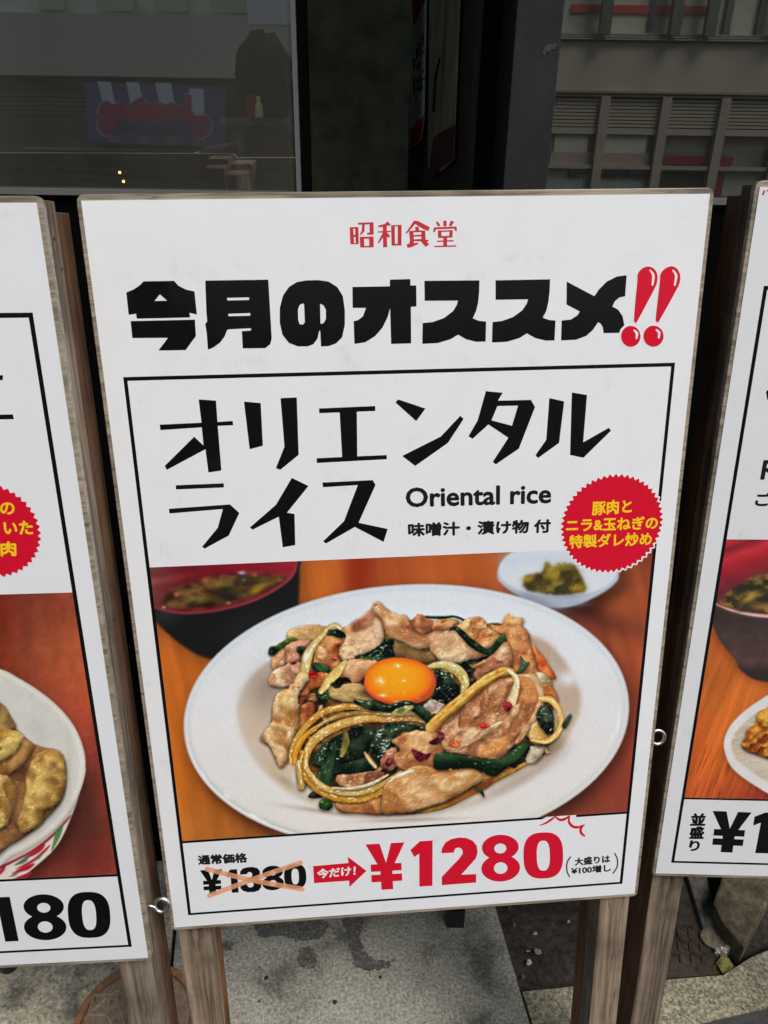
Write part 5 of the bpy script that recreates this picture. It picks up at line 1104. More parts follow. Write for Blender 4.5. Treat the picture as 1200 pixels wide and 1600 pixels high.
kb.prism(P0, -.029, -.006, lambda a, b, w: (a, b, w)); o = kb.build('drain_edge', speckle('drain_edge_stone', [(.3, (.05, .048, .045)), (.6, (.17, .16, .15)), (.75, (.28, .27, .25))], 70, 15, [(.3, (.5, .5, .5)), (.6, (1, 1, 1))]), bevel=.003); tag(o, kind='structure')
# wedge of raised stone at the foot of the shop front
STAIN = speckle('stained_stone', [(.3, (.045, .037, .026)), (.5, (.12, .10, .066)), (.7, (.22, .185, .12))], 45, 16, [(.32, (.35, .33, .3)), (.6, (1, 1, 1))], .9)
P1 = [on_ground(a, b, .03)[:2] for a, b in [(1134, 1352), (1240, 1352), (1215, 1380), (1163, 1482), (1128, 1440), (1114, 1410)]]
o = MB().prism(P1, -.029, .03, lambda a, b, w: (a, b, w)).build('shop_plinth', STAIN, bevel=.006); tag(o, kind='structure')
# round cover on the left
c0 = on_ground(212, 1600); e0 = on_ground(116, 1600); Rc = abs(e0[0] - c0[0])
cov = empty('round_cover', (c0[0], c0[1], 0), 'round brown iron access cover with a raised square mark, under the left stand', 'access cover')
MB().lathe([(Rc, -.002), (Rc, .006), (Rc - .002, .0075), (Rc - .012, .0075), (Rc - .013, .001)], n=64).build('rim', RUST, cov, smooth=False)
MB().lathe([(Rc - .0155, -.001), (Rc - .0155, .0055), (Rc - .018, .007), (.0005, .0072)], n=64).build('lid', CLAY, cov)
mb = MB()
def emb(pts, w=.0038, h=.0042):
    for a, b in zip(pts, pts[1:]):
        A, B = on_ground(*a, .0072) - np.array([c0[0], c0[1], 0]), on_ground(*b, .0072) - np.array([c0[0], c0[1], 0]); d = (B - A)[:2]; n = np.array([-d[1], d[0]]) / (np.linalg.norm(d) + 1e-9) * w / 2; z = .0068
        mb.hexa([(A[0] - n[0], A[1] - n[1], z), (A[0] + n[0], A[1] + n[1], z), (B[0] + n[0], B[1] + n[1], z), (B[0] - n[0], B[1] - n[1], z),
                 (A[0] - n[0] * .5, A[1] - n[1] * .5, z + h), (A[0] + n[0] * .5, A[1] + n[1] * .5, z + h), (B[0] + n[0] * .5, B[1] + n[1] * .5, z + h), (B[0] - n[0] * .5, B[1] - n[1] * .5, z + h)])
emb([(147, 1556), (172, 1554), (167, 1586), (139, 1586), (147, 1556)]); emb([(151, 1561), (157, 1569), (165, 1578)]); emb([(166, 1560), (157, 1570), (144, 1580)]); emb([(177, 1540), (196, 1605)]); emb([(167, 1586), (176, 1604)]); emb([(172, 1556), (186, 1548)])
emb([(144, 1596), (150, 1610)])
mb.build('raised_mark', speckle('worn_iron_edge', [(.3, (.27, .21, .15)), (.6, (.46, .37, .27))], 60, 9, [(.3, (.7, .7, .7)), (.6, (1, 1, 1))]), cov)
# rear feet weight and the little dark block under the middle board
DARKP = mat('black_plastic', (.012, .012, .012), .4)
p = on_ground(711, 1450)
MB().box((p[0] - .017, p[1], -.001), (p[0] + .018, p[1] + .03, .05)).build('weight_block', DARKP, bevel=.002); o = D.objects['weight_block']; tag(o, 'black block standing on the granite under the middle board', 'weight')
p = on_ground(8, 1526)
MB().lathe([(.016, 0), (.018, .004), (.018, .03), (.014, .034)], (p[0], p[1] + .02, 0), 20).build('weight_block', DARKP); o = D.objects['weight_block.001']; tag(o, 'round black foot on the pale concrete under the left board', 'weight')
# scraps in the dark gap
SCR = mat('pale_scrap', (.42, .41, .38), .8); DRY = mat('dry_leaf', (.20, .16, .11), .8); BRN = mat('brown_leaf', (.16, .08, .04), .8)
scr = [(836, 1460, 9, 6, SCR, 'torn white paper scrap, uppermost litter in the dark gap'), (825, 1487, 7, 4, SCR, 'small white sliver left of the triangular scrap in the dark gap'), (841, 1488, 14, 11, DRY, 'triangular grey leaf scrap in the dark gap'), (826, 1505, 10, 10, SCR, 'rounded pale petal nearest the granite edge in the dark gap'), (817, 1528, 7, 13, BRN, 'curled brown leaf at the corner of the dark gap'), (888, 1441, 6, 5, SCR, 'tiny pale speck by the reddish leg in the dark gap'), (804, 1448, 3, 9, DRY, 'thin pale twig at the left of the dark gap'), (796, 1420, 4, 5, DRY, 'thin twig just under the middle board')]
for k, (a, b, w_, h_, m_, lab) in enumerate(scr):
    rn = random.Random(k); zz = -.024
    pts = [on_ground(a + w_ / 2 * math.cos(t) * rn.uniform(.6, 1.15), b + h_ / 2 * math.sin(t) * rn.uniform(.6, 1.15), zz) for t in [i * math.pi / 3.5 + rn.uniform(-.2, .2) for i in range(7)]]
    cc = np.mean(pts, 0)
    top = [(q[0], q[1], zz + .001 + rn.uniform(0, .004)) for q in pts]
    o = MB().add(top + [(cc[0], cc[1], zz + .004)] + [(q[0], q[1], q[2] - .0006) for q in top] + [(cc[0], cc[1], zz + .0034)], [(i, (i + 1) % 7, 7) for i in range(7)] + [(8 + (i + 1) % 7, 8 + i, 15) for i in range(7)] + [(i, 8 + i, 8 + (i + 1) % 7, (i + 1) % 7) for i in range(7)]).build('litter', m_)
    tag(o, lab, 'litter', 'litter in the dark gap')

# ------------------------------------------------------------ shop front
YG = 1.15
def gx(px, py, y=YG): return on_depth(px, py, y)[0]
def gz(px, py, y=YG): return on_depth(px, py, y)[2]
DARK = mat('dark_painted_metal', (.028, .029, .031), .42)
PIL = mat('charcoal_pillar_paint', (.03, .031, .033), .6, spec=.15)
_v = coords(PIL); L(PIL, ramp(PIL, noise(PIL, _v, 7, 5, .6), [(.3, (.021, .021, .0215)), (.6, (.029, .029, .031)), (.78, (.042, .042, .043))]), P(PIL).inputs['Base Color']); bump(PIL, noise(PIL, _v, 60, 3), .25, .001)
OLIVE = mat('dark_olive_wall', (.02, .02, .014), .8, spec=.08); L(OLIVE, ramp(OLIVE, noise(OLIVE, coords(OLIVE), 26, 5, .6), [(.3, (.12, .114, .084)), (.7, (.26, .245, .18))]), P(OLIVE).inputs['Base Color'])
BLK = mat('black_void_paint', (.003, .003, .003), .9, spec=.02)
def glass(name, ior, tint=(.9, .95, .92), haze=.05, rough=.02):
    M = D.materials.new(name); M.use_nodes = True; nt = M.node_tree; nt.nodes.remove(nt.nodes['Principled BSDF'])
    out = nt.nodes['Material Output']; fr = nt.nodes.new('ShaderNodeFresnel'); fr.inputs[0].default_value = ior
    tr = nt.nodes.new('ShaderNodeBsdfTransparent'); tr.inputs[0].default_value = (*tint, 1)
    gl = nt.nodes.new('ShaderNodeBsdfGlossy'); gl.inputs['Roughness'].default_value = rough; gl.inputs['Color'].default_value = (1, .95, .86, 1)
    mx = nt.nodes.new('ShaderNodeMixShader'); ge = nt.nodes.new('ShaderNodeNewGeometry'); ms = nt.nodes.new('ShaderNodeMath'); ms.operation = 'SUBTRACT'; ms.inputs[0].default_value = 1; nt.links.new(ge.outputs['Backfacing'], ms.inputs[1]); mu = nt.nodes.new('ShaderNodeMath'); mu.operation = 'MULTIPLY'; nt.links.new(fr.outputs[0], mu.inputs[0]); nt.links.new(ms.outputs[0], mu.inputs[1]); nt.links.new(mu.outputs[0], mx.inputs[0]); nt.links.new(tr.outputs[0], mx.inputs[1]); nt.links.new(gl.outputs[0], mx.inputs[2])
    df = nt.nodes.new('ShaderNodeBsdfDiffuse'); df.inputs[0].default_value = (.55, .53, .46, 1)     # pale veil mixed in, imitating the hazy street reflection
    m2 = nt.nodes.new('ShaderNodeMixShader'); nt.links.new(mx.outputs[0], m2.inputs[1]); nt.links.new(df.outputs[0], m2.inputs[2])
    v = coords(M, (1, 1, .35)); mr = nt.nodes.new('ShaderNodeMapRange'); nt.links.new(noise(M, v, 5, 5, .65), mr.inputs[0])
    mr.inputs[1].default_value = .3; mr.inputs[2].default_value = .75; mr.inputs[3].default_value = haze * .7; mr.inputs[4].default_value = haze * 1.5
    nt.links.new(mr.outputs[0], m2.inputs[0]); nt.links.new(m2.outputs[0], out.inputs[0])
    return M
ZS = gz(1118, 309)      # the windows stand on a dark wall of this height
GL1 = glass('tinted_window_glass', 3.3, (.80, .82, .78), .05, .012); GL2 = glass('smoked_window_glass', 1.35, (.385, .385, .365), .025, .02)
xL = gx(466, 150); xP0 = gx(797, 150, YG - .06); xP1 = gx(868, 150, YG - .06); xR0 = xP1 + .0
wl = empty('shop_window', (0, 0, 0), 'wide dark shop window on the left, with a striped sign mirrored in it', 'shop window', 'shop windows')
MB().box((-4.2, YG, ZS), (xL - .006, YG + .001, 2.7)).build('pane', GL1, wl, fix=True)
MB().box((xL - .006, YG - .004, .2), (xL + .0, YG + .012, 2.7)).build('edge_trim', mat('grey_gasket', (.16, .17, .17), .4), wl)
MB().box((-4.2, YG - .012, ZS - .008), (xL - .007, YG + .03, ZS - .0005)).build('sill', mat('worn_sill_metal', (.16, .16, .155), .4), wl)
o = MB().box((-4.2, YG - .004, -.02), (xL, YG + .05, ZS - .0085)).build('base_wall', BLK); tag(o, 'black wall under the left shop window', 'wall')
wr = empty('shop_window', (0, 0, 0), 'right-hand shop window with a grey building showing through it', 'shop window', 'shop windows')
MB().box((xR0, YG, ZS), (4.6, YG + .001, 2.7)).build('pane', GL2, wr)
MB().box((xR0, YG - .012, ZS - .008), (4.6, YG + .03, ZS - .0005)).build('sill', mat('worn_sill_metal', (.16, .16, .155), .4), wr)
o = MB().box((xR0, YG - .004, -.02), (4.6, YG + .05, ZS - .0085)).build('base_wall', BLK); tag(o, 'black wall under the right shop window', 'wall')
pil = MB().box((xP0, YG - .06, -.02), (xP1, YG + .14, 2.75)).build('pillar', PIL, bevel=.002); tag(pil, 'charcoal painted pillar between the doorway and the right window', 'pillar')
# paint chip on the pillar
q = on_depth(859, 76, YG - .061)
mb = MB(); mb.prism([(q[0] + dx * .0007, q[2] + dz * .0007) for dx, dz in [(-12, -9), (-9, 2), (-3, 8), (4, 6), (8, 10), (12, 5), (9, 0), (3, -1), (-1, -6), (-5, -4), (-8, -11)]], YG - .0608, YG - .0601, lambda a, b, w: (a, w, b)); mb.build('scuff', mat('scuffed_paint', (.05, .05, .05), .7), pil)
# doorway recess
Y2r = YG + .75
bw = MB().box((gx(462, 150, Y2r) - .02, Y2r, -.02), (gx(662, 150, Y2r), Y2r + .05, 2.75)).build('recess_wall', OLIVE); tag(bw, kind='structure')
jb = MB().box((xL, YG + .004, -.02), (gx(484, 150, YG + .05), YG + .05, 2.75)).build('door_jamb', BLK); tag(jb, 'black door jamb at the edge of the left window', 'door jamb')
p2 = MB().box((gx(480, 150, YG + .42), YG + .42, -.02), (gx(641, 120, YG + .42), YG + .45, 2.75)).build('door_panel', OLIVE, bevel=.001); tag(p2, 'dark olive panel in the doorway between the left window and the posters', 'door')
# side wall of the entrance, seen at a slant, carrying two posters
A0 = np.array([gx(636, 150, YG + .62), YG + .62]); A1 = np.array([gx(738, 150, YG + .10), YG + .10])
dv = (A1 - A0) / np.linalg.norm(A1 - A0); nv = np.array([dv[1], -dv[0]])
if nv[0] > 0: nv = -nv
def side(s, z, off): q = A0 + dv * s + nv * off; return (q[0], q[1], z)
LW = np.linalg.norm(A1 - A0)
def onside(px, py, off=0.0):
    d = ray(px, py); o = A0 + nv * off; det = d[0] * (-dv[1]) - d[1] * (-dv[0]); t = (o[0] * (-dv[1]) - o[1] * (-dv[0])) / det
    s = (d[0] * t - o[0]) * dv[0] + (d[1] * t - o[1]) * dv[1]; return s, EYE + d[2] * t
mb = MB(); mb.hexa([side(0, -.02, 0), side(LW, -.02, 0), side(LW, -.02, -.05), side(0, -.02, -.05), side(0, 2.75, 0), side(LW, 2.75, 0), side(LW, 2.75, -.05), side(0, 2.75, -.05)])
sw = mb.build('entrance_wall', mat('brown_black_wall', (.06, .055, .038), .6)); tag(sw, 'dark side wall of the entrance carrying two narrow posters', 'wall')
def poster(name, pxs, m, off, parent=None, th=.001):
    q = [onside(a, b, off) for a, b in pxs]; mb = MB(); n = len(q)
    mb.v = [side(s, z, off) for s, z in q] + [side(s, z, off + th) for s, z in q]
    mb.f = [tuple(range(n)), tuple(range(n, 2 * n))[::-1]] + [((i + 1) % n, i, n + i, n + (i + 1) % n) for i in range(n)]
    return mb.build(name, m, parent)
b1 = poster('banner_poster', [(644, -30), (668, -60), (663, 190), (660, 216), (641, 235)], mat('dull_white_vinyl', (.82, .82, .82), .5), .006)
tag(b1, 'narrow white poster with red ends and dark vertical writing, in the doorway', 'poster')
DR = mat('dark_red_print', (.5, .025, .035), .5); DK = mat('dull_black_print', (.012, .012, .013), .5)
poster('red_corner', [(645, -30), (667.5, -60), (664, 0), (646, 40)], DR, .0078, b1); poster('red_foot', [(641.6, 204), (662, 180), (660, 213), (642, 231)], DR, .0078, b1)
mb = MB()
for (x, y, w_, h_) in [(660, 52, 1.4, 20), (656, 62, 6, 1.6), (655, 66, 1.6, 22), (651, 76, 1.6, 16), (657, 84, 7, 1.6), (648, 92, 4, 1.6), (646, 92, 1.4, 18), (650, 104, 6, 1.6), (655, 96, 1.6, 14), (659, 112, 4, 1.6), (646, 122, 1.4, 26), (650, 128, 4, 1.6), (653, 122, 1.4, 24), (657, 118, 1.4, 26), (660, 124, 4, 1.6), (648, 140, 5, 1.6), (655, 138, 5, 1.6), (650, 148, 1.4, 8)]:
    q = [onside(a, b, .0078) for a, b in ((x, y), (x + w_, y - w_ * .8), (x + w_, y + h_ - w_ * .8), (x, y + h_))]
    mb.hexa([side(s, z, .0078) for s, z in q] + [side(s, z, .0086) for s, z in q])
mb.build('writing', DK, b1)
PM = mat('faded_brown_print', (.05, .043, .03), .55); _v = coords(PM, (6, 6, 1.4)); L(PM, ramp(PM, noise(PM, _v, 5, 5, .6, 1.0), [(.3, (.17, .13, .08)), (.5, (.40, .34, .23)), (.75, (.56, .48, .34))]), P(PM).inputs['Base Color'])
b2 = poster('wall_poster', [(672, -60), (722, -60), (713, 160), (710, 250), (690, 268), (670, 262)], PM, .006); tag(b2, 'faded brown poster beside the narrow white one in the doorway', 'poster')
poster('dark_figure', [(678, 215), (692, 205), (712, 195), (709, 248), (688, 262), (674, 280), (672, 250)], mat('dark_maroon_print', (.10, .04, .03), .6), .0078, b2)
poster('curved_line', [(676, 175), (679, 120), (686, 90), (688, 91), (682, 122), (679, 176)], DK, .0078, b2)
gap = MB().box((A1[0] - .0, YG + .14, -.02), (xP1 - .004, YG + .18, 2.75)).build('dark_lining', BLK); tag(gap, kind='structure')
# unseen awning, added to darken the upper part of the boards
aw = empty('added_awning', (0, YG - .05, 2.5), 'unseen grey awning, added to shade the top of the boards', 'awning')
MB().hexa([(-4.3, 0, 0), (4.6, 0, 0), (4.6, 0, .06), (-4.3, 0, .06), (-4.3, -.50, -.03), (4.6, -.50, -.03), (4.6, -.50, .01), (-4.3, -.50, .01)]).build('canopy', mat('added_awning_grey', (.22, .22, .21), .8), aw)
for x in (-3, 0, 3): MB().tube([(x, 0, -.4), (x, -.46, -.035)], .012, 8).build('bracket', DARK, aw)
# inside of the shop
INT = mat('shop_interior_paint', (.006, .006, .005), .9, spec=.05)
ib = MB().box((-4.3, YG + 2.6, -.02), (A0[0] - .3, YG + 2.65, 2.75)).build('interior_wall', INT); tag(ib, kind='structure')
ib = MB().box((-4.3, YG + .2, 2.75), (xP1 - .03, YG + 2.7, 2.8)).build('interior_ceiling', INT); tag(ib, kind='structure')
for x in (-4.3, xP1 - .03):
    ib = MB().box((x - .05, YG + .07, -.02), (x, YG + 2.65, 2.75)).build('interior_wall', INT); tag(ib, kind='structure')
fas = MB().box((-4.35, YG - .05, 2.752), (4.65, YG + .2, 5.2)).build('shop_facade', mat('grey_facade_panel', (.16, .16, .155), .6)); tag(fas, 'plain grey facade above the shop windows', 'building')
# shelf goods and lamps seen through the left pane
yq = YG + .07; q = on_depth(403, 184, yq)
sf = MB().box((q[0] - .05, yq - .03, q[2] - .010), (q[0] + .04, yq + .04, q[2])).build('shelf', mat('steel_shelf', (.10, .10, .10), .35, .6)); tag(sf, 'small metal shelf behind the left window', 'shelf')
k = .00135
KS = np.linalg.norm(on_depth(403, 150, yq) - on_depth(403, 184, yq)) / .048
bt = empty('bottle', (q[0] + .002, yq, q[2]), 'small white bottle on the shelf behind the left window', 'bottle')
sc = lambda pr: [(r * KS, z * KS) for r, z in pr]
MB().lathe(sc([(.009, 0), (.010, .001), (.010, .028), (.007, .031), (.0045, .033)]), n=20).build('body', mat('cream_plastic', (.80, .72, .55), .4), bt, smooth=False)
MB().lathe(sc([(.005, .0332), (.005, .046), (.003, .048)]), n=16).build('cap', mat('white_cap', (.85, .82, .76), .4), bt)
bxo = MB().box((q[0] - .031 * KS, yq + .014, q[2]), (q[0] + .003 * KS, yq + .03, q[2] + .050 * KS)).build('carton', mat('red_carton', (.42, .015, .025), .5), bevel=.001); tag(bxo, 'red carton behind the white bottle on the window shelf', 'box')
v0 = on_depth(381, 300, yq + .03); v1 = on_depth(381, 207, yq + .03); vh = v1[2] - v0[2]
vs = empty('vase', (v0[0], yq + .03, v0[2]), 'cream flared vase under the shelf behind the left window', 'vase')
MB().lathe([(.010, 0), (.0105, vh * .33), (.0125, vh * .335), (.0125, vh * .36), (.009, vh * .42), (.0065, vh * .6), (.0065, vh * .85), (.0085, vh)], n=24).build('body', mat('cream_ceramic', (.50, .44, .36), .4), vs, smooth=False)
MB().lathe([(.0115, -.006), (.0115, -.0002)], n=20).build('foot', mat('dark_foot', (.06, .05, .045), .5), vs)
EM = mat('warm_lamp', (1, .6, .2)); P(EM).inputs['Emission Color'].default_value = (1, .45, .10, 1); P(EM).inputs['Emission Strength'].default_value = 7
for k, (a, b, lab) in enumerate(((187, 269.5, 'upper of two tiny warm lamps inside the dark shop'), (193, 283.5, 'lower of two tiny warm lamps inside the dark shop'))):
    q = on_depth(a, b, YG + 1.5); lm = empty('small_lamp', q, lab, 'lamp', 'warm lamps inside the shop')
    MB().lathe([(.001, -.004), (.0035, -.0025), (.004, 0), (.0035, .0025), (.001, .004)], n=14).build('bulb', EM, lm, smooth=True)
    MB().lathe([(.004, .0052), (.004, .010), (.002, .011)], n=14).build('socket', DARK, lm)

# ------------------------------------------------------------ the street around
# a building beyond the corner, seen through the right window
YV = YO = 8.8; SG = -1
def op(px, py, dy=0.0):
    p = on_depth(px, py, YV + dy); return p[0], p[2]
def panel(mb, x0, y0, x1, y1, d0, d1):
    a, b = op(x0, y0); c, e = op(x1, y1)
    mb.box((min(a, c), YO + SG * d0, min(b, e)), (max(a, c), YO + SG * d1, max(b, e))); return mb
FACP = mat('warm_grey_cladding', (.42, .40, .34), .6); L(FACP, ramp(FACP, noise(FACP, coords(FACP), 3, 5, .6), [(.3, (.35, .33, .28)), (.7, (.47, .45, .39))]), P(FACP).inputs['Base Color'])
FRM = mat('window_frame_metal', (.36, .34, .30), .45); BAR = mat('dark_steel_bar', (.16, .16, .15), .35, .5)
PGL = mat('pale_window', (.42, .46, .42), .25); _v = coords(PGL, (1, 1, .6)); L(PGL, ramp(PGL, noise(PGL, _v, 1.3, 5, .6), [(.3, (.34, .38, .34)), (.5, (.58, .60, .54)), (.75, (.80, .80, .72))]), P(PGL).inputs['Base Color'])
TGL = mat('teal_window', (.30, .38, .36), .3); DGL = mat('dim_window', (.16, .17, .16), .2); _v = coords(DGL); L(DGL, ramp(DGL, noise(DGL, _v, 2.2, 5, .6), [(.3, (.07, .075, .07)), (.55, (.20, .21, .20)), (.75, (.36, .36, .34))]), P(DGL).inputs['Base Color'])
RSTR = mat('red_stripe', (.50, .06, .04), .5); MAR = mat('maroon_band', (.20, .02, .03), .5); LOU = mat('louvre_slat', (.40, .38, .33), .5); SHD = mat('dark_reveal', (.03, .03, .028), .8)
ob = empty('office_building', (0, YO, 0), 'grey building with louvres and barred windows, seen through the right window', 'building')
x0w, _ = op(640, 200); x1w = 7.5
zz = lambda py: op(1040, py)[1]
def band(mb, ya, yb, d0, d1, xa=x0w, xb=x1w): mb.box((xa, YO + SG * d0, zz(yb)), (xb, YO + SG * d1, zz(ya))); return mb
loc = lambda mb, n, m, par=ob, **k: (lambda o: (setattr(o, 'location', (0, -YO, 0)), o)[1])(mb.build(n, m, par, **k))
loc(MB().box((x0w, YO - SG * .3, -.02), (x1w, YO - SG * .02, 9.5)), 'wall', FACP)
loc(band(MB(), -130, 53, -.018, .0), 'upper_window', PGL)
mbs = MB()
for k in range(3): band(mbs, 54 + k * 4, 56.5 + k * 4, 0, .06 + .02 * k)
loc(mbs, 'sill', FRM)
loc(band(MB(), 68, 144, -.018, .05), 'fascia', FACP)
mbs = MB(); band(mbs, 145, 147, 0, .10); band(mbs, 149.5, 152.5, 0, .07); loc(mbs, 'cornice', FRM)
loc(band(MB(), 152.5, 204, -.018, -.01), 'louvre_back', SHD)
mbs = MB()
for k in range(8): band(mbs, 156 + k * 5.6, 160.2 + k * 5.6, 0, .035)
band(mbs, 201, 211, 0, .04)
loc(mbs, 'louvre', LOU)
loc(band(MB(), 204, 264, -.018, -.008), 'transom_window', DGL)
xm = lambda px: op(px, 225)[0]
mbs = MB(); mbs.box((xm(866), YO + SG * .002, zz(258)), (xm(918), YO + SG * .006, zz(212))); mbs.box((xm(936), YO + SG * .002, zz(244)), (xm(1010), YO + SG * .006, zz(212))); loc(mbs, 'blind', mat('pale_blind', (.46, .49, .45), .6))
mbs = MB(); mbs.box((xm(862), YO + SG * .003, zz(262)), (xm(1018), YO + SG * .007, zz(240))); loc(mbs, 'lower_panel', mat('mauve_panel', (.33, .28, .26), .6))
mbs = MB(); mbs.box((xm(1036), YO + SG * .004, zz(256)), (xm(1106), YO + SG * .009, zz(243))); mbs.box((xm(1118), YO + SG * .004, zz(258)), (xm(1150), YO + SG * .009, zz(243))); loc(mbs, 'red_band', MAR)
mbs = MB()
for px in (748, 840, 935, 1028, 1118, 1211, 1300, 1390): mbs.box((xm(px) - .045, YO + SG * .01, -.02), (xm(px) + .045, YO + SG * .09, zz(152)))
loc(mbs, 'mullion', FRM)
mbs = MB(); band(mbs, 259, 265, 0, .06); loc(mbs, 'transom_bar', FRM)
loc(band(MB(), 265, 420, -.018, -.006), 'shop_glass', TGL)
mbs = MB(); mbs.box((xm(1030) + .08, YO + SG * .0, zz(310)), (xm(1118) - .06, YO + SG * .008, zz(268))); loc(mbs, 'dim_display', SHD)
mbs = MB(); mbs.box((xm(1124), YO + SG * .0, zz(330)), (xm(1142), YO + SG * .01, zz(268))); loc(mbs, 'red_display', MAR)
mbs = MB()
for px in (1100, 1148): mbs.box((xm(px) - .03, YO + SG * .0, zz(58)), (xm(px) + .03, YO + SG * .05, zz(-20)))
loc(mbs, 'window_frame', BAR)
for px in (917, 1018, 1069, 1172, 1262): loc(MB().box((xm(px) - .05, YO + SG * .11, zz(58)), (xm(px) + .05, YO + SG * .2, zz(-130))), 'window_bar', BAR)
mbs = MB(); mbs.box((xm(870), YO + SG * .004, zz(22)), (xm(1086), YO + SG * .02, zz(9))); loc(mbs, 'red_stripe', RSTR)
mbs = MB(); mbs.box((xm(985), YO + SG * .002, zz(48)), (xm(992), YO + SG * .03, zz(-40))); loc(mbs, 'blue_pole', mat('blue_pole', (.06, .08, .14), .5))
# letters on the its shop glass
cu = D.curves.new('letters', 'FONT'); cu.body = 'ic  bankuj'; cu.offset = .03; tmp = D.objects.new('letters', cu); COL.objects.link(tmp)
me = D.meshes.new_from_object(tmp.evaluated_get(bpy.context.evaluated_depsgraph_get())); v = np.array([p.co[:2] for p in me.vertices]); lo, hi = v.min(0), v.max(0); v = (v - lo) / (hi - lo)
a0, b0 = op(885, 281); a1, b1_ = op(1016, 268)
mbs = MB(); mbs.add([(a0 + p[0] * (a1 - a0), YO + SG * .012, b0 + p[1] * (b1_ - b0)) for p in v], [tuple(f.vertices) for f in me.polygons]); D.objects.remove(tmp); D.meshes.remove(me); D.curves.remove(cu)
loc(mbs, 'lettering', SHD, fix=False)

# building further left, with a dark canopy and the striped sign
DW = 6.6; YV = 2 * YG + DW; YO = -DW
nb = empty('opposite_shop', (0, YO, 0), 'dim shop across the street with a wide grey canopy, mirrored in the left window', 'building')
xa, xb = -11.0, 6.0
z2 = lambda py: op(230, py)[1]
def band2(mb, ya, yb, d0, d1): mb.box((xa, YO + d0, z2(yb)), (xb, YO + d1, z2(ya))); return mb
UPW = mat('pale_upper_wall', (.52, .55, .44), .6); L(UPW, ramp(UPW, noise(UPW, coords(UPW), 2.2, 3, .5), [(.35, (.48, .50, .38)), (.5, (.74, .75, .55)), (.65, (.86, .86, .66))]), P(UPW).inputs['Base Color'])
CAN = mat('grey_canopy', (.66, .58, .45), .7); DKW = mat('dark_shopfront', (.05, .05, .042), .6); L(DKW, ramp(DKW, noise(DKW, coords(DKW, (.5, .5, 3)), 1.2, 4, .6), [(.3, (.05, .05, .036)), (.55, (.15, .14, .10)), (.75, (.26, .235, .14))]), P(DKW).inputs['Base Color'])
loc(MB().box((xa, YO - .3, -.02), (xb, YO - .02, 9.5)), 'wall', UPW, nb)
loc(band2(MB(), 27, 122, -.019, .25), 'canopy', CAN, nb)
loc(band2(MB(), 122, 420, -.019, .02), 'shopfront', DKW, nb)
mbs = MB()
for k, w_ in enumerate((40, 58, 52, 58)): mbs.box((op(60 + k * 90, 0)[0], YO - .01, z2(18)), (op(60 + k * 90 + w_, 0)[0], YO + .01, z2(-40)))
loc(mbs, 'upper_lettering', mat('washed_green_panel', (.56, .60, .42), .6), nb)
mbs = MB(); mbs.box((op(392, 0)[0], YO - .01, z2(40)), (op(466, 0)[0], YO + .26, z2(-60))); loc(mbs, 'pale_column', mat('pale_grey_column', (.80, .80, .72), .5), nb)
mbs = MB(); mbs.box((op(0, 0)[0], YO + .03, z2(236)), (op(420, 0)[0], YO + .06, z2(232))); loc(mbs, 'counter_edge', FRM, nb)
mbs = MB()
for k in range(5): mbs.box((op(-40, 0)[0], YO + .03, z2(152 + k * 7)), (op(120, 0)[0], YO + .05, z2(149.5 + k * 7)))
loc(mbs, 'shutter_slat', mat('dim_slat', (.26, .25, .20), .6), nb)
# striped sign with a curly red logo (seen reversed in the glass)
sg = empty('striped_sign', (0, YO, 0), 'blue and white striped sign with a curly red logo, mirrored in the left window', 'sign')
BLU = mat('navy_sign_stripe', (.15, .14, .30), .5); WHT = mat('white_sign_stripe', (.80, .80, .82), .5)
yS = YO + .30
def spt(x, y): p = on_depth(x, y, 2 * YG - yS); return p[0], p[2]
def spoly(loops, d, m, name):
    mb = MB(); L3 = [[Vector((*spt(a, b), 0)) for a, b in lp] for lp in loops]
    flat = [q for l in L3 for q in l]; mb.add([(q[0], yS + d, q[1]) for q in flat], geometry.tessellate_polygon(L3)); return loc(mb, name, m, sg, fix=False)
a = [spt(*p) for p in ((131, 128), (352, 136), (352, 230), (138, 222))]
mb = MB(); mb.v = [(p[0], yS - .08, p[1]) for p in a] + [(p[0], yS, p[1]) for p in a]; mb.f = [(0, 1, 2, 3), (7, 6, 5, 4), (0, 4, 5, 1), (1, 5, 6, 2), (2, 6, 7, 3), (3, 7, 4, 0)]
loc(mb, 'board', BLU, sg)
spoly([[(152, 127), (173, 128), (181, 165), (162, 165)]], .004, WHT, 'white_stripe'); spoly([[(197, 128), (217, 129), (226, 168), (205, 168)]], .004, WHT, 'white_stripe'); spoly([[(242, 129), (268, 130), (274, 172), (252, 172)]], .004, WHT, 'white_stripe'); spoly([[(296, 138), (318, 139), (320, 182), (300, 180)]], .004, WHT, 'white_stripe')
DIM = mat('dim_sign_stripe', (.24, .235, .22), .5)
spoly([[(169, 212), (187, 213), (188, 224), (171, 224)]], .004, DIM, 'grey_stripe'); spoly([[(213, 213), (232, 214), (234, 226), (216, 225)]], .004, DIM, 'grey_stripe'); spoly([[(258, 214), (277, 215), (279, 227), (261, 227)]], .004, DIM, 'grey_stripe'); spoly([[(303, 214), (322, 216), (324, 229), (306, 229)]], .004, DIM, 'grey_stripe')
LOGO = [(154, 172), (158, 162), (168, 158), (178, 164), (188, 160), (198, 165), (208, 160), (216, 154), (224, 153), (232, 160), (240, 164), (250, 160), (258, 164), (268, 160), (278, 166), (288, 168), (286, 156), (290, 148), (297, 148), (300, 156), (299, 168), (304, 180), (312, 180), (322, 181), (330, 190), (330, 202), (322, 212), (312, 215), (302, 210), (296, 200), (290, 188), (270, 186), (250, 188), (230, 187), (205, 188), (184, 186), (184, 200), (178, 209), (168, 212), (158, 207), (153, 197), (155, 186), (163, 182), (154, 180)]
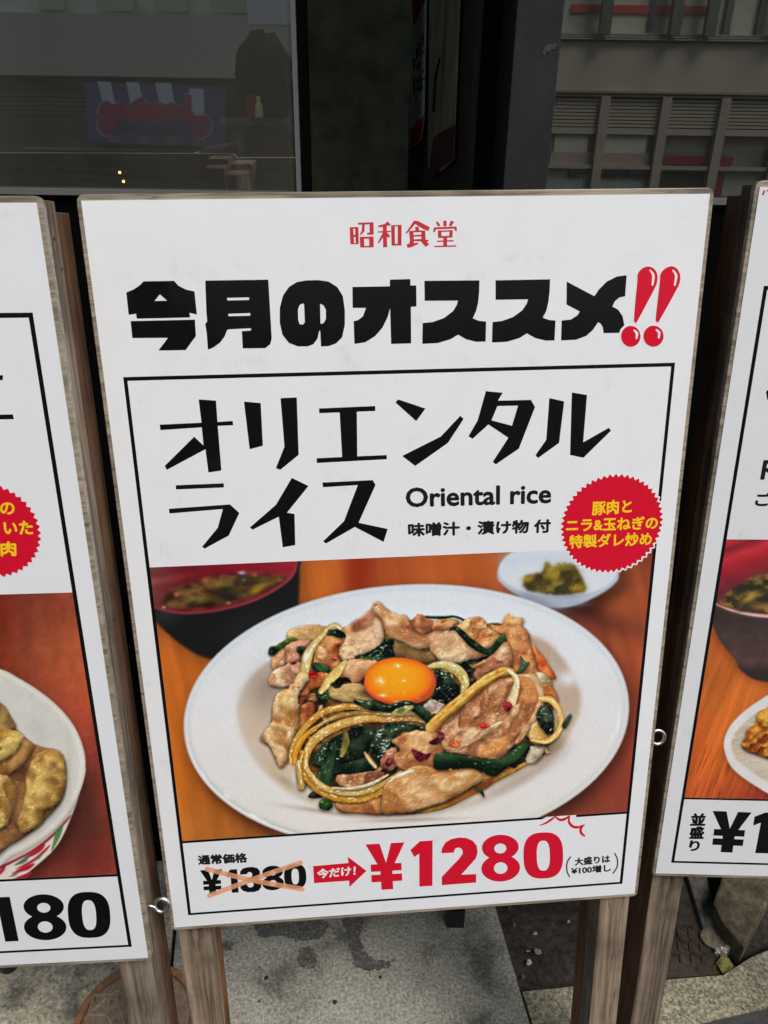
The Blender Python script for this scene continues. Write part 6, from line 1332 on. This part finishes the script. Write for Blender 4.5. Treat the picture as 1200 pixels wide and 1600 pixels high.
cen = np.mean(LOGO, 0)
OUTL = [(cen[0] + (p[0] - cen[0]) * 1.025, cen[1] + (p[1] - cen[1]) * 1.07) for p in LOGO]
spoly([list(map(tuple, spline(OUTL, True, 3)))], .006, mat('pale_logo_edge', (.62, .58, .64), .5), 'logo_edge'); spoly([list(map(tuple, spline(LOGO, True, 3)))], .009, mat('crimson_logo', (.55, .06, .13), .5), 'logo')
spoly([[(186, 196), (290, 198), (291, 211), (187, 207)]], .006, mat('sign_plate', (.10, .10, .13), .5), 'name_plate')
spoly([ell(309, 198, 7, 7, 20)], .012, mat('pale_curl', (.30, .16, .2), .5), 'logo_curl')

# ------------------------------------------------------------ a passer-by (mirrored faintly in the left window)
def skin(name, nodes, edges, m, parent, sub=2, root=0):
    me = D.meshes.new(name); me.from_pydata([n[:3] for n in nodes], [], []); 
    me = D.meshes.new(name); me.from_pydata([n[:3] for n in nodes], edges, []); o = link(name, me, m, parent)
    md = o.modifiers.new('skin', 'SKIN'); md.use_smooth_shade = True
    for i, n in enumerate(nodes):
        sv = me.skin_vertices[0].data[i]; r = n[3]; sv.radius = r if isinstance(r, tuple) else (r, r); sv.use_root = (i == root)
    s2 = o.modifiers.new('subdivision', 'SUBSURF'); s2.levels = sub; s2.render_levels = sub; return o
hp = on_depth(416, 146, 2 * YG + .42); PX, HZ = hp[0], hp[2]
pe = empty('person', (PX, -.42, 0), 'dark-haired person with their back to the shop, mirrored in the left window', 'person')
SKIN = mat('skin', (.50, .30, .21), .5); JKT = mat('dark_jacket', (.02, .022, .028), .8); TRO = mat('dark_trousers', (.03, .03, .035), .8); HAIR = mat('black_hair', (.006, .007, .010), .9, spec=.1)
z = HZ - 1.58
body = [(0, 0, .92 + z, (.15, .11)), (0, 0, 1.12 + z, (.145, .105)), (0, .01, 1.33 + z, (.17, .11)), (0, 0, 1.43 + z, (.08, .07)), (0, .01, 1.50 + z, .046), (0, .02, 1.58 + z, (.074, .088)), (0, .02, 1.66 + z, (.07, .085)),
        (-.19, .0, 1.37 + z, .06), (-.25, .03, 1.14 + z, .045), (-.08, .26, 1.24 + z, .036), (-.05, .31, 1.27 + z, .03), (.19, .0, 1.37 + z, .06), (.26, .05, 1.15 + z, .045), (.10, .27, 1.24 + z, .036), (.06, .31, 1.27 + z, .03),
        (-.09, 0, .86 + z, .085), (-.10, .02, .48 + z * .6, .06), (-.10, -.01, .09, .045), (-.10, .12, .04, .04), (.09, 0, .86 + z, .085), (.10, .02, .48 + z * .6, .06), (.10, -.01, .09, .045), (.10, .12, .04, .04)]
be = [(0, 1), (1, 2), (2, 3), (3, 4), (4, 5), (5, 6), (2, 7), (7, 8), (8, 9), (9, 10), (2, 11), (11, 12), (12, 13), (13, 14), (0, 15), (15, 16), (16, 17), (17, 18), (0, 19), (19, 20), (20, 21), (21, 22)]
ob_ = skin('body', body, be, SKIN, pe)
jk = [(a, b, c, tuple(x + .014 for x in r) if isinstance(r, tuple) else r + .012) for a, b, c, r in [body[i] for i in (0, 1, 2, 3, 7, 8, 9, 11, 12, 13)]]
jk.append((0, .0, 1.52 + z, .062)); skin('jacket', jk, [(0, 1), (1, 2), (2, 3), (2, 4), (4, 5), (5, 6), (2, 7), (7, 8), (8, 9), (3, 10)], JKT, pe)
tr = [(a, b, c, tuple(x + .012 for x in r) if isinstance(r, tuple) else r + .014) for a, b, c, r in [body[i] for i in (0, 15, 16, 17, 19, 20, 21)]]
skin('trousers', tr, [(0, 1), (1, 2), (2, 3), (0, 4), (4, 5), (5, 6)], TRO, pe)
bm = bmesh.new(); bmesh.ops.create_uvsphere(bm, u_segments=24, v_segments=16, radius=1)
rn = random.Random(4)
for v_ in bm.verts:
    k = 1 + rn.uniform(-.04, .05)
    k += .10 * math.sin(v_.co.x * 7 + v_.co.z * 5) * math.sin(v_.co.y * 6 + 1); w_ = 1 + .25 * max(0, -v_.co.z)
    v_.co = Vector((v_.co.x * .084 * k * w_, v_.co.y * .105 * k - .012, v_.co.z * (.112 if v_.co.z > 0 else .150) * k))
    if v_.co.y > .045 and v_.co.z < .05: v_.co.y = .045 + (v_.co.y - .045) * .2
me = D.meshes.new('hair'); bm.to_mesh(me); bm.free(); o = link('hair', me, HAIR, pe); o.location = (0, .0, 1.63 + z)
for p in me.polygons: p.use_smooth = True
for sx in (-1, 1):
    for f in range(5):
        a = (f - 2) * .014
        hx = sx * .045 + (.0 if f else sx * .02)
        pts = [(sx * .05, .315, 1.275 + z + a * .8, .010), (sx * .045 - sx * .012, .345, 1.285 + z + a, .0085), (sx * .02, .36, 1.29 + z + a * 1.05, .0075)]
        skin('finger', pts, [(0, 1), (1, 2)], SKIN, pe, 1)
pe.rotation_euler = (0, 0, math.pi)
